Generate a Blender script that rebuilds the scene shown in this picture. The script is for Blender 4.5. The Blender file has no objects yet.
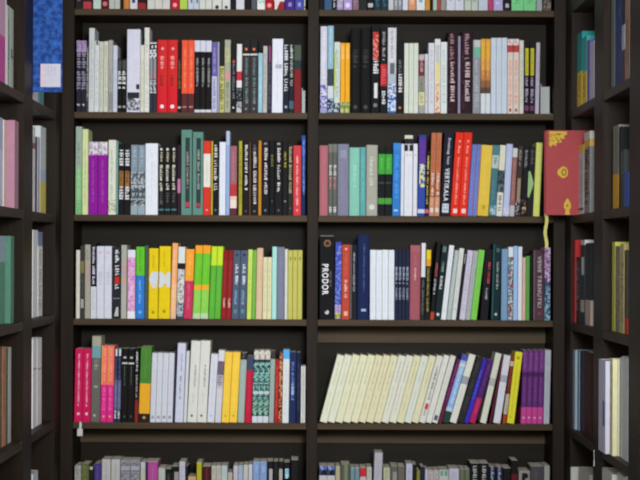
import bpy, bmesh, math, random, zlib
from mathutils import Matrix, Vector

scene = bpy.context.scene
COL = scene.collection

# ------------------------------------------------------------------ camera
D = 7.0                    # distance to the front of the facing bookcase
F = 360.0 * D              # focal length in pixels of a 640-wide frame
VX, VY = 313.0, 258.0      # where the depth lines meet
ROLL = 0.0042
ZC = 1.5                   # eye height
cam_data = bpy.data.cameras.new('camera')
cam = bpy.data.objects.new('camera', cam_data)
COL.objects.link(cam)
cam.location = (0, 0, ZC)
cam.rotation_euler = (Matrix.Rotation(math.pi / 2, 3, 'X') @ Matrix.Rotation(ROLL, 3, 'Z')).to_euler()
cam_data.sensor_fit = 'HORIZONTAL'
cam_data.sensor_width = 36
cam_data.lens = F * 36 / 640
cam_data.shift_x = (320 - VX) / 640
cam_data.shift_y = (VY - 240) / 640
cam_data.clip_end = 50
cam_data.dof.use_dof = True
cam_data.dof.focus_distance = D / 2
cam_data.dof.aperture_fstop = 31.0
scene.camera = cam

# ------------------------------------------------------------------ light
world = bpy.data.worlds.new('world')
scene.world = world
world.use_nodes = True
world.node_tree.nodes['Background'].inputs[0].default_value = (0.95, 0.96, 1.0, 1)
world.node_tree.nodes['Background'].inputs[1].default_value = 0.10


def area(name, loc, target, sx, sy, watts, colour):
    d = bpy.data.lights.new(name, 'AREA')
    d.shape = 'RECTANGLE'
    d.size, d.size_y, d.energy, d.color = sx, sy, watts, colour
    o = bpy.data.objects.new(name, d)
    o.location = loc
    o.rotation_euler = (Vector(target) - Vector(loc)).to_track_quat('-Z', 'Y').to_euler()
    COL.objects.link(o)


area('ceiling_tube_light', (0.15, D - 2.8, 2.75), (0.1, D, 1.5), 1.3, 0.5, 12, (0.97, 0.98, 1.0))
area('added_right_light', (1.25, D - 4.2, 2.0), (0.0, D, 1.55), 1.5, 1.3, 57, (0.98, 0.99, 1.0))  # unseen broad light added on the right, brightens the left case spines
area('added_left_light', (-0.9, D - 4.2, 1.9), (0.1, D, 1.5), 1.2, 1.2, 20, (0.98, 0.99, 1.0))  # weaker unseen light added on the left for the right case spines
sd = bpy.data.lights.new('added_centre_spot', 'SPOT')  # unseen spot added to brighten the middle of the shelves
sd.energy, sd.spot_size, sd.spot_blend, sd.shadow_soft_size, sd.color = 720, math.radians(29), 1.0, 0.25, (0.97, 0.99, 1.0)
so = bpy.data.objects.new('added_centre_spot', sd)
so.location = (0.3, D - 5.8, 2.0)
so.rotation_euler = (Vector((0.05, D, 1.62)) - so.location).to_track_quat('-Z', 'Y').to_euler()
COL.objects.link(so)
scene.view_settings.view_transform = 'Standard'
scene.view_settings.look = 'None'
scene.view_settings.gamma = 1
scene.view_settings.use_curve_mapping = False
scene.view_settings.exposure = 0.14


# ------------------------------------------------------------------ helpers
def PX(px, py, Y):
    """world x of a photo column on the plane at distance Y"""
    return ((px - VX) + ROLL * (py - VY)) * Y / F


def PZ(px, py, Y):
    return ZC - ((py - VY) - ROLL * (px - VX)) * Y / F


def lin(c):
    return c / 12.92 if c <= 0.04045 else ((c + 0.055) / 1.055) ** 2.4


GAIN = 1.03
MATS = {}


def node_mat(name):
    m = bpy.data.materials.new(name)
    m.use_nodes = True
    return m, m.node_tree.nodes, m.node_tree.links, m.node_tree.nodes['Principled BSDF']


def paint(hexcol, comp=1.0, rough=0.5, prefix='printed_card'):
    key = (hexcol, round(comp, 2), prefix)
    if key in MATS:
        return MATS[key]
    rgb = [lin(int(hexcol[i:i + 2], 16) / 255) * GAIN * comp for i in (0, 2, 4)]
    rgb = [min(0.86, max(0.004, v)) for v in rgb]
    m, N, L, B = node_mat('%s_%s' % (prefix, hexcol))
    tc = N.new('ShaderNodeTexCoord')
    nz = N.new('ShaderNodeTexNoise')
    nz.inputs['Scale'].default_value = 55
    nz.inputs['Detail'].default_value = 2
    mx = N.new('ShaderNodeMix')
    mx.data_type = 'RGBA'
    mx.inputs['A'].default_value = (*[v * 0.88 for v in rgb], 1)
    mx.inputs['B'].default_value = (*[min(0.9, v * 1.1) for v in rgb], 1)
    L.new(tc.outputs['Object'], nz.inputs['Vector'])
    L.new(nz.outputs['Fac'], mx.inputs['Factor'])
    L.new(mx.outputs['Result'], B.inputs['Base Color'])
    B.inputs['Roughness'].default_value = rough
    B.inputs['Specular IOR Level'].default_value = 0.03
    MATS[key] = m
    return m


def wood(name, a, b, axis):
    m, N, L, B = node_mat(name)
    tc = N.new('ShaderNodeTexCoord')
    mp = N.new('ShaderNodeMapping')
    s = [38, 38, 38]
    s[axis] = 2.2
    mp.inputs['Scale'].default_value = s
    nz = N.new('ShaderNodeTexNoise')
    nz.inputs['Scale'].default_value = 1.6
    nz.inputs['Detail'].default_value = 5
    nz.inputs['Distortion'].default_value = 0.6
    cr = N.new('ShaderNodeValToRGB')
    cr.color_ramp.elements[0].position = 0.32
    cr.color_ramp.elements[0].color = (*a, 1)
    cr.color_ramp.elements[1].position = 0.72
    cr.color_ramp.elements[1].color = (*b, 1)
    bp = N.new('ShaderNodeBump')
    bp.inputs['Strength'].default_value = 0.12
    bp.inputs['Distance'].default_value = 0.002
    L.new(tc.outputs['Object'], mp.inputs['Vector'])
    L.new(mp.outputs['Vector'], nz.inputs['Vector'])
    L.new(nz.outputs['Fac'], cr.inputs['Fac'])
    L.new(cr.outputs['Color'], B.inputs['Base Color'])
    L.new(nz.outputs['Fac'], bp.inputs['Height'])
    L.new(bp.outputs['Normal'], B.inputs['Normal'])
    B.inputs['Roughness'].default_value = 0.48
    B.inputs['Specular IOR Level'].default_value = 0.07
    return m


W_UP = wood('dark_wood_upright', (0.0125, 0.0076, 0.0046), (0.021, 0.0132, 0.0080), 2)
W_SH = wood('dark_wood_board', (0.047, 0.030, 0.0165), (0.076, 0.050, 0.028), 0)
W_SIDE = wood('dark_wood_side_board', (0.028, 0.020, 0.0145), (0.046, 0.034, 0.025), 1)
W_BACK = wood('dark_wood_back', (0.011, 0.0080, 0.0046), (0.0165, 0.012, 0.0072), 0)
W_LIT = wood('lit_back_wood', (0.080, 0.057, 0.031), (0.106, 0.078, 0.045), 0)  # lighter brown that paints the lit part of the back panel


def plaster(name, c, scale=9):
    m, N, L, B = node_mat(name)
    nz = N.new('ShaderNodeTexNoise')
    nz.inputs['Scale'].default_value = scale
    cr = N.new('ShaderNodeValToRGB')
    cr.color_ramp.elements[0].color = (*[v * 0.85 for v in c], 1)
    cr.color_ramp.elements[1].color = (*c, 1)
    L.new(nz.outputs['Fac'], cr.inputs['Fac'])
    L.new(cr.outputs['Color'], B.inputs['Base Color'])
    B.inputs['Roughness'].default_value = 0.7
    return m


def link(name, me, parent=None):
    o = bpy.data.objects.new(name, me)
    COL.objects.link(o)
    if parent:
        o.parent = parent
    return o


def box_into(bm, x0, x1, y0, y1, z0, z1, mi=0, bev=0.0):
    vs = [bm.verts.new((x, y, z)) for x in (x0, x1) for y in (y0, y1) for z in (z0, z1)]
    idx = [(0, 1, 3, 2), (4, 6, 7, 5), (0, 4, 5, 1), (2, 3, 7, 6), (0, 2, 6, 4), (1, 5, 7, 3)]
    fs = [bm.faces.new([vs[i] for i in f]) for f in idx]
    for f in fs:
        f.material_index = mi
    if bev:
        es = list({e for f in fs for e in f.edges})
        bmesh.ops.bevel(bm, geom=es, offset=bev, segments=2, affect='EDGES', profile=0.6)


def mesh_of(bm, name, mats):
    me = bpy.data.meshes.new(name)
    bmesh.ops.recalc_face_normals(bm, faces=bm.faces[:])
    bm.to_mesh(me)
    bm.free()
    for m in mats:
        me.materials.append(m)
    return me


def board(name, dims, mat, parent=None, bev=0.0012):
    bm = bmesh.new()
    box_into(bm, *dims, bev=bev)
    return link(name, mesh_of(bm, name, [mat]), parent)


def empty(name, loc=(0, 0, 0), rot=(0, 0, 0)):
    o = bpy.data.objects.new(name, None)
    o.empty_display_size = 0.05
    o.location = loc
    o.rotation_euler = rot
    COL.objects.link(o)
    return o


def tag(o, label, cat, group=None):
    o['label'] = label
    o['category'] = cat
    if group:
        o['group'] = group


# ------------------------------------------------------------------ the room
def structure(name, dims, mat):
    o = board(name, dims, mat, bev=0)
    o['kind'] = 'structure'
    return o


AX = 0.699                                  # front faces of the two side bookcases
structure('floor', (-2.2, 2.2, -1.5, D + 0.6, -0.05, 0), plaster('grey_floor', (0.25, 0.24, 0.22)))
structure('wall_back', (-2.2, 2.2, D + 0.3, D + 0.4, 0, 3.0), plaster('wall_paint', (0.55, 0.54, 0.5)))
structure('wall_left', (-1.06, -0.96, 0.7 * D, D + 0.3, 0, 3.0), plaster('wall_paint_left', (0.55, 0.54, 0.5)))
structure('wall_right', (0.96, 1.06, 0.7 * D, D + 0.3, 0, 3.0), plaster('wall_paint_right', (0.55, 0.54, 0.5)))

# shelf heights (upper face of each board), top to bottom
ZREL = [0.977, 0.690, 0.4035, 0.1180, -0.1710, -0.4590, -0.746, -1.03, -1.315]
ZS = [ZC + z for z in ZREL]
ZTOP = ZS[0] + 0.30
TH = 0.0176
BACK = 0.24

bc = empty('bookcase', (0, D, 0))
tag(bc, 'wide dark brown wooden bookcase with two bays facing the viewer', 'bookcase', 'dark wooden bookcases')
UX = [(PX(60.2, 258, D), PX(73.4, 258, D)), (PX(307, 258, D), PX(317.9, 258, D)), (PX(553.4, 258, D), PX(567, 258, D))]
for n, (a, b) in zip(('side_panel', 'divider', 'side_panel'), UX):
    board(n, (a, b, 0, BACK + 0.008, 0, ZTOP), W_UP, bc)
for a, b in ((UX[0][1], UX[1][0]), (UX[1][1], UX[2][0])):
    for z in ZS:
        board('shelf', (a + 0.0003, b - 0.0003, 0.001, BACK, z - TH, z), W_SH, bc)
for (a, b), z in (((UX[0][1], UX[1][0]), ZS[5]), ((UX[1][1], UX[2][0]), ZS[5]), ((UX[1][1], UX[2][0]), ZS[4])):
    board('lit_back_band', (a + 0.0003, b - 0.0003, BACK - 0.012, BACK, z - TH - 0.054, z - TH - 0.0003), W_LIT, bc)  # added strip: light on the back panel put into its colour
board('back_panel', (UX[0][1] + 0.0003, UX[2][0] - 0.0003, BACK + 0.0005, BACK + 0.008, 0.02, ZTOP), W_BACK, bc)
board('top_panel', (UX[0][0], UX[2][1], 0, BACK + 0.008, ZTOP + 0.0003, ZTOP + 0.02), W_SH, bc)

ZS_R = ZS
ZS_L = [ZC + z for z in [0.96, 0.680, 0.3930, 0.1140, -0.1570, -0.4440, -0.735, -1.02, -1.31]]
K = D / 4.2
BAYS = [(3.765 * K, 4.10 * K), (3.345 * K, 3.655 * K)]
UPR = [(4.10 * K, D - 0.004), (3.655 * K, 3.765 * K), (3.23 * K, 3.345 * K)]
YM = 0.88 * D
for side, zs, word in ((-1, ZS_L, 'left'), (1, ZS_R, 'right')):
    b = empty('bookcase', (side * AX, YM, 0))
    tag(b, 'dark wooden bookcase along the %s side, seen at a steep angle' % word, 'bookcase', 'dark wooden bookcases')

    def sx(u0, u1):
        return (min(side * u0, side * u1), max(side * u0, side * u1))
    for y0, y1 in UPR:
        board('upright', (*sx(0, 0.23), y0 - YM, y1 - YM, 0, ZTOP), W_UP, b)
    for y0, y1 in BAYS:
        for z in zs:
            board('shelf', (*sx(0.001, 0.22), y0 - YM + 0.0003, y1 - YM - 0.0003, z - TH - 0.004, z), W_SIDE, b)
    board('back_panel', (*sx(0.2305, 0.24), UPR[2][0] - YM, UPR[0][1] - YM, 0.02, ZTOP), W_BACK, b)


# ------------------------------------------------------------------ books
def quad(bm, x0, x1, z0, z1, y, mi):
    f = bm.faces.new([bm.verts.new(p) for p in ((x0, y, z0), (x1, y, z0), (x1, y, z1), (x0, y, z1))])
    f.material_index = mi
    return f


class Pal:
    """materials of one mesh, in order of first use"""

    def __init__(self, comp):
        self.m, self.ix, self.comp = [], {}, comp

    def __call__(self, hexcol, prefix='printed_card'):
        k = (hexcol, prefix)
        if k not in self.ix:
            self.ix[k] = len(self.m)
            self.m.append(paint(hexcol, self.comp if prefix != 'book_paper' else 1.0, 0.85 if prefix == 'book_paper' else 0.5, prefix))
        return self.ix[k]


def cover_into(bm, pal, w, h, d, bands, hard):
    """wrap-round cover: two boards and a spine, cut into the bands of the spine print"""
    t = min(0.0026 if hard else 0.0009, w * 0.22)
    out = [(-w / 2, d)]
    if hard:
        r = min(0.003, w * 0.25)
        for i in range(6):
            a = math.pi * i / 5
            out.append((-w / 2 * math.cos(a) if i in (0, 5) else -(w / 2 - 0.0002) * math.cos(a), r - r * math.sin(a)))
    else:
        c = min(0.0012, w * 0.2)
        out += [(-w / 2, c), (-w / 2 + c, 0), (w / 2 - c, 0), (w / 2, c)]
    out.append((w / 2, d))
    inn = [(w / 2 - t, d), (w / 2 - t, 0.004), (-w / 2 + t, 0.004), (-w / 2 + t, d)]
    prof = out + inn
    zs = [0.0] + [b[0] for b in bands]
    rings = [[bm.verts.new((x, y, z)) for x, y in prof] for z in zs]
    n = len(prof)
    for k, (z, col) in enumerate(bands):
        mi = pal(col)
        for i in range(n):
            f = bm.faces.new((rings[k][i], rings[k][(i + 1) % n], rings[k + 1][(i + 1) % n], rings[k + 1][i]))
            f.material_index = mi
    f = bm.faces.new(rings[0]); f.material_index = pal(bands[0][1])
    f = bm.faces.new(rings[-1]); f.material_index = pal(bands[-1][1])
    return t


def glyphs_into(bm, mi, u0, u1, z0, z1, rng, y):
    """a line of small print running down the spine between z1 (start) and z0"""
    wd = u1 - u0
    pitch = max(0.0028, min(wd * 0.85, 0.0075))
    z = z1
    run = rng.randint(4, 8)
    while z - pitch * 0.75 > z0:
        gl = pitch * rng.uniform(0.55, 0.75)
        k = rng.randint(0, 3)
        s = gl * 0.38
        top = wd * rng.choice((0.0, 0.0, 0.28))
        quad(bm, u0, u1 - top, z - s, z, y, mi)
        if k in (0, 1):
            quad(bm, u0, u1 - top, z - gl, z - gl + s, y, mi)
        if k in (0, 2):
            quad(bm, u0 + wd * 0.38, u0 + wd * 0.58, z - gl + (s if k == 0 else 0), z - s, y, mi)
        if k in (1, 3):
            quad(bm, u0, u0 + wd * 0.22, z - gl + (s if k == 1 else 0), z - s, y, mi)
        z -= pitch
        run -= 1
        if run == 0:
            z -= pitch * 0.8
            run = rng.randint(4, 9)


def disc_into(bm, mi, cx, cz, r, y, seg=14, sy=1.0):
    f = bm.faces.new([bm.verts.new((cx + r * math.cos(2 * math.pi * i / seg), y, cz + sy * r * math.sin(2 * math.pi * i / seg))) for i in range(seg)])
    f.material_index = mi


def font_into(bm, mi, text, u0, u1, z0, z1, y):
    """real lettering reading downwards, fitted to u0..u1 across and z1..z0 down the spine"""
    cu = bpy.data.curves.new('lettering', 'FONT')
    cu.body = text
    cu.offset = 0.02
    cu.space_character = 1.22
    o = bpy.data.objects.new('lettering', cu)
    COL.objects.link(o)
    dg = bpy.context.evaluated_depsgraph_get()
    me = bpy.data.meshes.new_from_object(o.evaluated_get(dg))
    bpy.data.objects.remove(o)
    bpy.data.curves.remove(cu)
    xs = [v.co.x for v in me.vertices]
    ys = [v.co.y for v in me.vertices]
    xa, xb, ya, yb = min(xs), max(xs), min(ys), max(ys)
    vs = [bm.verts.new((u0 + (v.co.y - ya) / (yb - ya) * (u1 - u0), y, z1 - (v.co.x - xa) / (xb - xa) * (z1 - z0))) for v in me.vertices]
    for p in me.polygons:
        f = bm.faces.new([vs[i] for i in p.vertices])
        f.material_index = mi
    bpy.data.meshes.remove(me)


def lum(h):
    return sum(int(h[i:i + 2], 16) for i in (0, 2, 4)) / 3


def bolder(col, y, w_bands, zof):
    """print colour set off from the cover under it, since thin strokes read weaker than solid patches"""
    z = zof(y)
    base = w_bands[-1][1]
    for top, c in w_bands:
        if z <= top:
            base = c
            break
    out = ''
    for i in (0, 2, 4):
        a, b = int(col[i:i + 2], 16), int(base[i:i + 2], 16)
        out += '%02x' % max(8, min(235, round(a + 0.28 * (a - b))))
    return out


def marks_into(bm, bmts, pal, palt, marks, w, zof, rng, bands):
    """blocks and patterns go on the cover (bm), lines of print into the title mesh (bmt)"""

    def U(a):
        return (float(a) - 0.5) * w
    for n_mark, mk in enumerate(marks):
        yb = -0.00025 - 0.00007 * n_mark
        yt = yb - 0.0002
        k = mk[0]
        if k == 't':
            u0, u1 = (mk[4], mk[5]) if len(mk) > 5 else (0.27, 0.75)
            bmts.append(bmesh.new())
            glyphs_into(bmts[-1], palt(bolder(mk[3], (mk[1] + mk[2]) / 2, bands, zof)), U(u0), U(u1), zof(mk[2]), zof(mk[1]), rng, yt)
        elif k == 'f':
            bmts.append(bmesh.new())
            font_into(bmts[-1], palt(mk[3]), mk[6].replace('_', ' '), U(mk[4]), U(mk[5]), zof(mk[2]), zof(mk[1]), yt)
        elif k == 'b':
            u0, u1 = (mk[4], mk[5]) if len(mk) > 5 else (0.02, 0.98)
            quad(bm, U(u0), U(u1), zof(mk[2]), zof(mk[1]), yb, pal(mk[3]))
        elif k == 'd':
            u, r = (float(mk[3]), float(mk[4])) if len(mk) > 4 else (0.5, 0.3)
            disc_into(bm, pal(mk[2]), U(u), zof(mk[1]), r * w, yt)
        elif k == 'p':
            cols = mk[3].split(',')
            u0, u1 = (float(mk[4]), float(mk[5])) if len(mk) > 5 else (0.03, 0.97)
            za, zb = zof(mk[1]), zof(mk[2])
            nz = max(3, int((za - zb) / 0.004))
            nu = max(2, int((u1 - u0) * w / 0.0032))
            for i in range(nz):
                for j in range(nu):
                    c = rng.choice(cols)
                    if c == '-':
                        continue
                    a = za - (za - zb) * i / nz
                    quad(bm, U(u0 + (u1 - u0) * j / nu), U(u0 + (u1 - u0) * (j + 1) / nu), a - (za - zb) / nz, a, yb, pal(c))
        elif k == 'g':       # slanted patch: y0 y1 colour, u at top-left, top-right, bottom-right, bottom-left
            us = [U(v) for v in mk[4:8]]
            f = bm.faces.new([bm.verts.new(p) for p in ((us[3], yb, zof(mk[2])), (us[2], yb, zof(mk[2])), (us[1], yb, zof(mk[1])), (us[0], yb, zof(mk[1])))])
            f.material_index = pal(mk[3])


def parse_bands(spec, zof, h):
    parts = spec.split()
    res = []
    for p in reversed(parts):
        if '@' in p:
            c, y = p.split('@')
            res.append((c, min(h - 0.001, zof(float(y)))))
        else:
            res.append((p, None))
    # res: bottom colour first; a band's own boundary is its lower edge
    out = []
    for i, (c, _) in enumerate(res):
        top = res[i + 1][1] if i + 1 < len(res) else h
        out.append((max(top, (out[-1][0] + 0.0006) if out else 0.0006), c))
    return out


SHELFNAME = ['top', 'second', 'third', 'fourth', 'fifth', 'bottom']
YB = {'L': [9.2, 111.7, 215.0, 318.4, 422.6, 527], 'R': [9.9, 113.0, 215.7, 319.8, 423.6, 528]}
ROWCOMP = [1.0, 1.0, 1.0, 1.0, 1.03, 1.02]

DATA = {}
#      x-left x-right y-top lean copies | colours down the spine | print | description
DATA['L0'] = '''
75.5 83 -66 0 1 | 2a2429 | t -50 4 6a5a60 | near black book
83 91.5 -60 0 1 | 40202a@2 b04048 | t -50 0 c0a0a0 | dark red book
93 101 -70 0 1 | b8ccc0 | t -50 0 708078 | pale mint book
101 109 -66 0 1 | 5a1422 | d 4 c07078 .5 .3 | deep crimson book
109 120 -68 0 2 | b4b8ae | t -40 0 888888 | pale grey book
120.3 123.4 -70 0 1 | 24201c | | narrow black book
123.6 129.4 -62 0 1 | c07838 | t -40 0 e0c8a0 | tan orange book
129.8 137.4 -60 0 1 | ccccd0 | b -10 3 403060 .3 .7 | white book with purple mark
138 146 -66 0 1 | 2a1c18@3 902c2c | | black book with red foot
147.3 170 -62 0 3 | c4c2bc | t -40 0 888080 | beige white book
170.8 179 -68 0 1 | b02030 | d 5 e8a0a0 .5 .25 | crimson book with pale dot
179.6 187.5 -60 0 1 | a8c050 | | lime green book
188 199 -66 0 2 | bcc4d4@-2 b8c0cc | b -8 3 56606c .5 .8 | bluish white book
199.3 212 -70 0 2 | c4c6bc | t -40 0 889088 | greyish white book
212.2 221.8 -64 0 1 | c6c8c0 | d 7 303030 .5 .2 | white book with black dot
222.2 230.3 -64 0 1 | c8c8c6 | d 7 303030 .5 .2 | chalk white book with black dot
230.6 235.6 -62 0 1 | 1e1a26 | | narrow ink black book
236 244.4 -68 0 1 | c4c6cc | | silver white book
244.8 250.8 -60 0 1 | 1c1a1e | | jet black book
251.2 256.4 -64 0 1 | 50525c | | slate grey book
257 265 -70 0 1 | ccd2d0@-4 d8dad8 | p -20 3 8cb8a8,ccd2d0 | white book with mint pattern
265.3 273.3 -64 0 1 | a01824 | d 5 e09090 .5 .28 | bright crimson book
274 284.6 -60 0 1 | c8d0cc@1 8a2430 | g 0 9.2 d8c8c8 .05 .6 .25 .05 | white book with crimson corner
285 294.6 -66 0 1 | 3c2c7c | b 2 6 9080b8 .35 .7 | violet book
295 303.4 -66 0 1 | 444c98 | b 2 6 9090d0 .35 .7 | blue violet book
303.8 305.3 -60 0 1 | b8bab0 | b 6 7 202020 | narrow cream book
'''
DATA['R0'] = '''
319.2 323.8 -62 0 1 | 1c1c24 | | black book
324.2 332 -70 0 1 | 3a5474 | t -50 4 98a8b8 | steel blue book
332.4 336.4 -64 0 1 | 22242a | t -20 8 c8c8c8 | narrow black book
336.8 343 -66 0 1 | 9c88b8 | p -30 7 a8b888,b0a0c0,9c88b8 | lilac and green book
343.5 352 -66 0 1 | a890cc | d 5 d8d0e8 .5 .3 | lavender book
352.4 359 -60 0 1 | 7c606c | t -40 6 a08898 | mauve book
359.4 367 -68 0 1 | 262a2a | | charcoal book
367.4 373.6 -62 0 1 | 1e1a1e | b 3 7 b0b0b0 .1 .9 | black book with white foot label
374 388 -66 0 2 | 20343e | t -40 7 406070 | dark teal book
388.4 393.6 -64 0 1 | b8bcc0 | | silver grey book
394 402 -68 0 2 | 8a8a92 | t -40 6 c0c0c4 | mid grey book
402.5 408 -60 0 1 | c4cad8 | | bluish white book
408.3 416 -66 0 1 | c89068 | t -40 6 e0b898 | peach orange book
416.4 425 -70 0 1 | d0d4d4 | b -20 2 9098c0 .3 .7 | white book with blue print
425.3 430 -62 0 1 | c08838 | | ochre book
430.2 432.8 -60 0 1 | 1e1812 | | narrow black brown book
433 437 -68 0 1 | a0b4a4 | | sage book
437.2 440.4 -60 0 1 | a04848 | | narrow red book
440.7 446 -64 0 1 | 8c8c84 | | taupe book
446.4 464 -68 0 2 | c4c4d0 | t -40 2 a0a0b0 | lilac white book
464.4 478 -64 0 2 | b4bcb0 | t -40 2 909890 | pale sage book
478.4 487.8 -66 0 1 | b4c0cc | | pale blue book
488 493.2 -60 0 1 | b04468 | | magenta book
493.5 502.8 -66 0 1 | a8a4cc | t -40 4 d0d0e8 | lavender blue book
503.2 510.8 -62 0 1 | 221c20 | b 3 7 b0a8b0 .3 .75 | black book with white mark
511.4 536 -66 0 2 | 78c888 | t -40 4 60a870 | mint green book
536.4 542.3 -64 0 1 | 9ca0a4 | | cool grey book
543 551 -60 0 1 | 5c544c | p -30 8 5c544c,8a8078,403a36 | mottled brown book
'''
DATA['L1'] = '''
76.3 86.2 40.4 0 2 | a890ba@52 2a2832 | p 41 51 a890ba,8c78a0 ; t 53 92 8a8298 .1 .9 ; t 104 108 b8b8b8 .1 .9 | slim black paperback with lavender top
86.4 88.3 46 0 1 | 4a4c4c | t 48 100 a0a8a0 .1 .9 | narrow charcoal booklet
88.4 94 28 .6 1 | c8cccc | t 40 100 b4b8b8 | tall thin greyish white book
94.2 98.8 40.8 .4 1 | cfd4d2 | b 41 45 606060 .3 .8 ; t 50 108 b8bcba | white paperback with small dark top mark
98.9 103.3 41.6 .3 1 | c4c6bc | t 48 108 a8aa9c | stone white paperback
103.4 108 41.2 .2 1 | c9c8b6 | t 46 108 aeac98 | cream paperback
108.2 112.7 40.2 .2 1 | a4a29e | t 70 108 8c8a88 ; b 92 110 8a888c | warm grey paperback
112.8 117.2 45.4 0 1 | c2c8d6 | t 60 108 a8aebc | shorter bluish white paperback
117.4 126.3 58.5 0 2 | 1b191b | b 60 70 4a4a4a .1 .9 ; t 71 91 b8b8b8 .1 .9 ; b 105.5 107.5 a0a0a0 .2 .8 | short black paperback with silver lettering
126.6 140 29.3 .2 1 | cdcddc | g 92 98 2c2c30 .05 .95 .95 .05 ; b 84 89 2c2c30 .7 .95 ; g 98 104 4a4c54 .0 .5 .95 .4 ; p 100 110 8c8e98,c0c0cc,505058,- | thick tall white book with black brush drawing
140.2 144 45 0 1 | d0d0c0 | t 60 108 b8b8a4 | thin ivory paperback
144.2 149.2 27.6 0 1 | d4d4cc | t 40 108 bcbcb2 | tallest thin white book
149.5 156.4 42 0 2 | 303440 | p 42 58 18181c,d0d0d4 ; b 58 71 8c8c94 .1 .9 ; b 71 79 9c888c .1 .9 ; t 80 93 b8bcc4 .1 .9 | dark checked paperback with grey panel
156.8 177.4 39.8 .3 2 | c82c2c@85 cc2430 | d 48.5 dca0a0 .52 .14 ; t 56 72 dc8c88 .3 .66 ; t 75 87 882024 .3 .7 ; d 106 f0dcd8 .5 .19 | red hardback | hard
177.7 181 42 0 1 | 241c1c | t 60 90 706a3c ; b 106 108 b0b0b0 | narrow black booklet
181.3 194 40 .4 2 | e2563a@93 562c2c | t 48 88 e88868 .4 .7 ; b 105.6 107 b08080 .2 .8 | orange paperback with brown foot
194.3 211.4 40.4 0 3 | c6c8d6@51.5 1a1718@109 c8c8d0 | t 58 87 8c8c90 .35 .7 | black paperback with white top band
211.6 217 42 .2 1 | 645c98@76 b8b8d0 | t 48 74 8c88c0 ; t 79 108 7068a4 | violet and white paperback
217.2 219.2 42 0 1 | 9c9cac | | hairline grey booklet
219.4 224.2 42 0 1 | 242424@66 b8b470 | t 68 110 5c5a30 .1 .9 | black paperback with yellow lower print
224.4 230.4 39.8 0 1 | 9ea08c | p 48 62 b0b078,9ea08c ; b 72 79 c48c90 ; t 82 108 70726c | olive grey paperback with pink mark
230.7 236 43 .3 1 | 1b1c20 | b 60 63 b05050 .3 .7 ; t 64 100 606068 ; d 107 c8c8c8 .5 .2 | black paperback with tiny red mark
236.3 241.6 44 .3 1 | d4d4d4@71 b83440@80 d4d4d4@87 1e2024@101 b8b8b8 | p 87 100 1e2024,3c3c44,70747c ; p 101 110 b8b8b8,70747c | white paperback with red band
242.3 257.6 39.8 0 2 | 262224@53.5 c8c8c4@55 383638 | d 49 e07848 .5 .17 ; t 58 104 6c8080 .4 .75 ; d 108 8c8c8c .5 .13 | dark paperback with orange dot and white line
257.9 262.5 53 .2 1 | 8cb4c4 | t 62 108 a8ccd8 | light blue paperback
262.7 267 46 .3 1 | b4b0ac | t 54 108 948e8c | pale grey paperback
267.2 271.4 44 .2 1 | 2c2838 | b 46 62 803c64 .3 .8 ; t 64 108 5c586c | dark purple paperback
271.7 282.6 38.8 .4 1 | d6d8e2 | t 52 100 c0c2d0 .45 .55 ; b 64 68 a4a6b2 .3 .9 | thick bright white book
282.9 288.8 44 .2 1 | 20242e | t 45 94 b4b8c0 .2 .8 ; d 106 8ca0b4 .5 .25 | black paperback with tall white lettering
289 293.6 45 .2 1 | 22262c | t 45 60 b4bcb8 .2 .8 ; t 60 88 98948c .2 .8 ; b 100 108 40606c | black paperback with fine white lettering
293.9 301 45 0 1 | 4c5448@60 28383c@69 7a2428 | | dark red book with green top
'''
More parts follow.
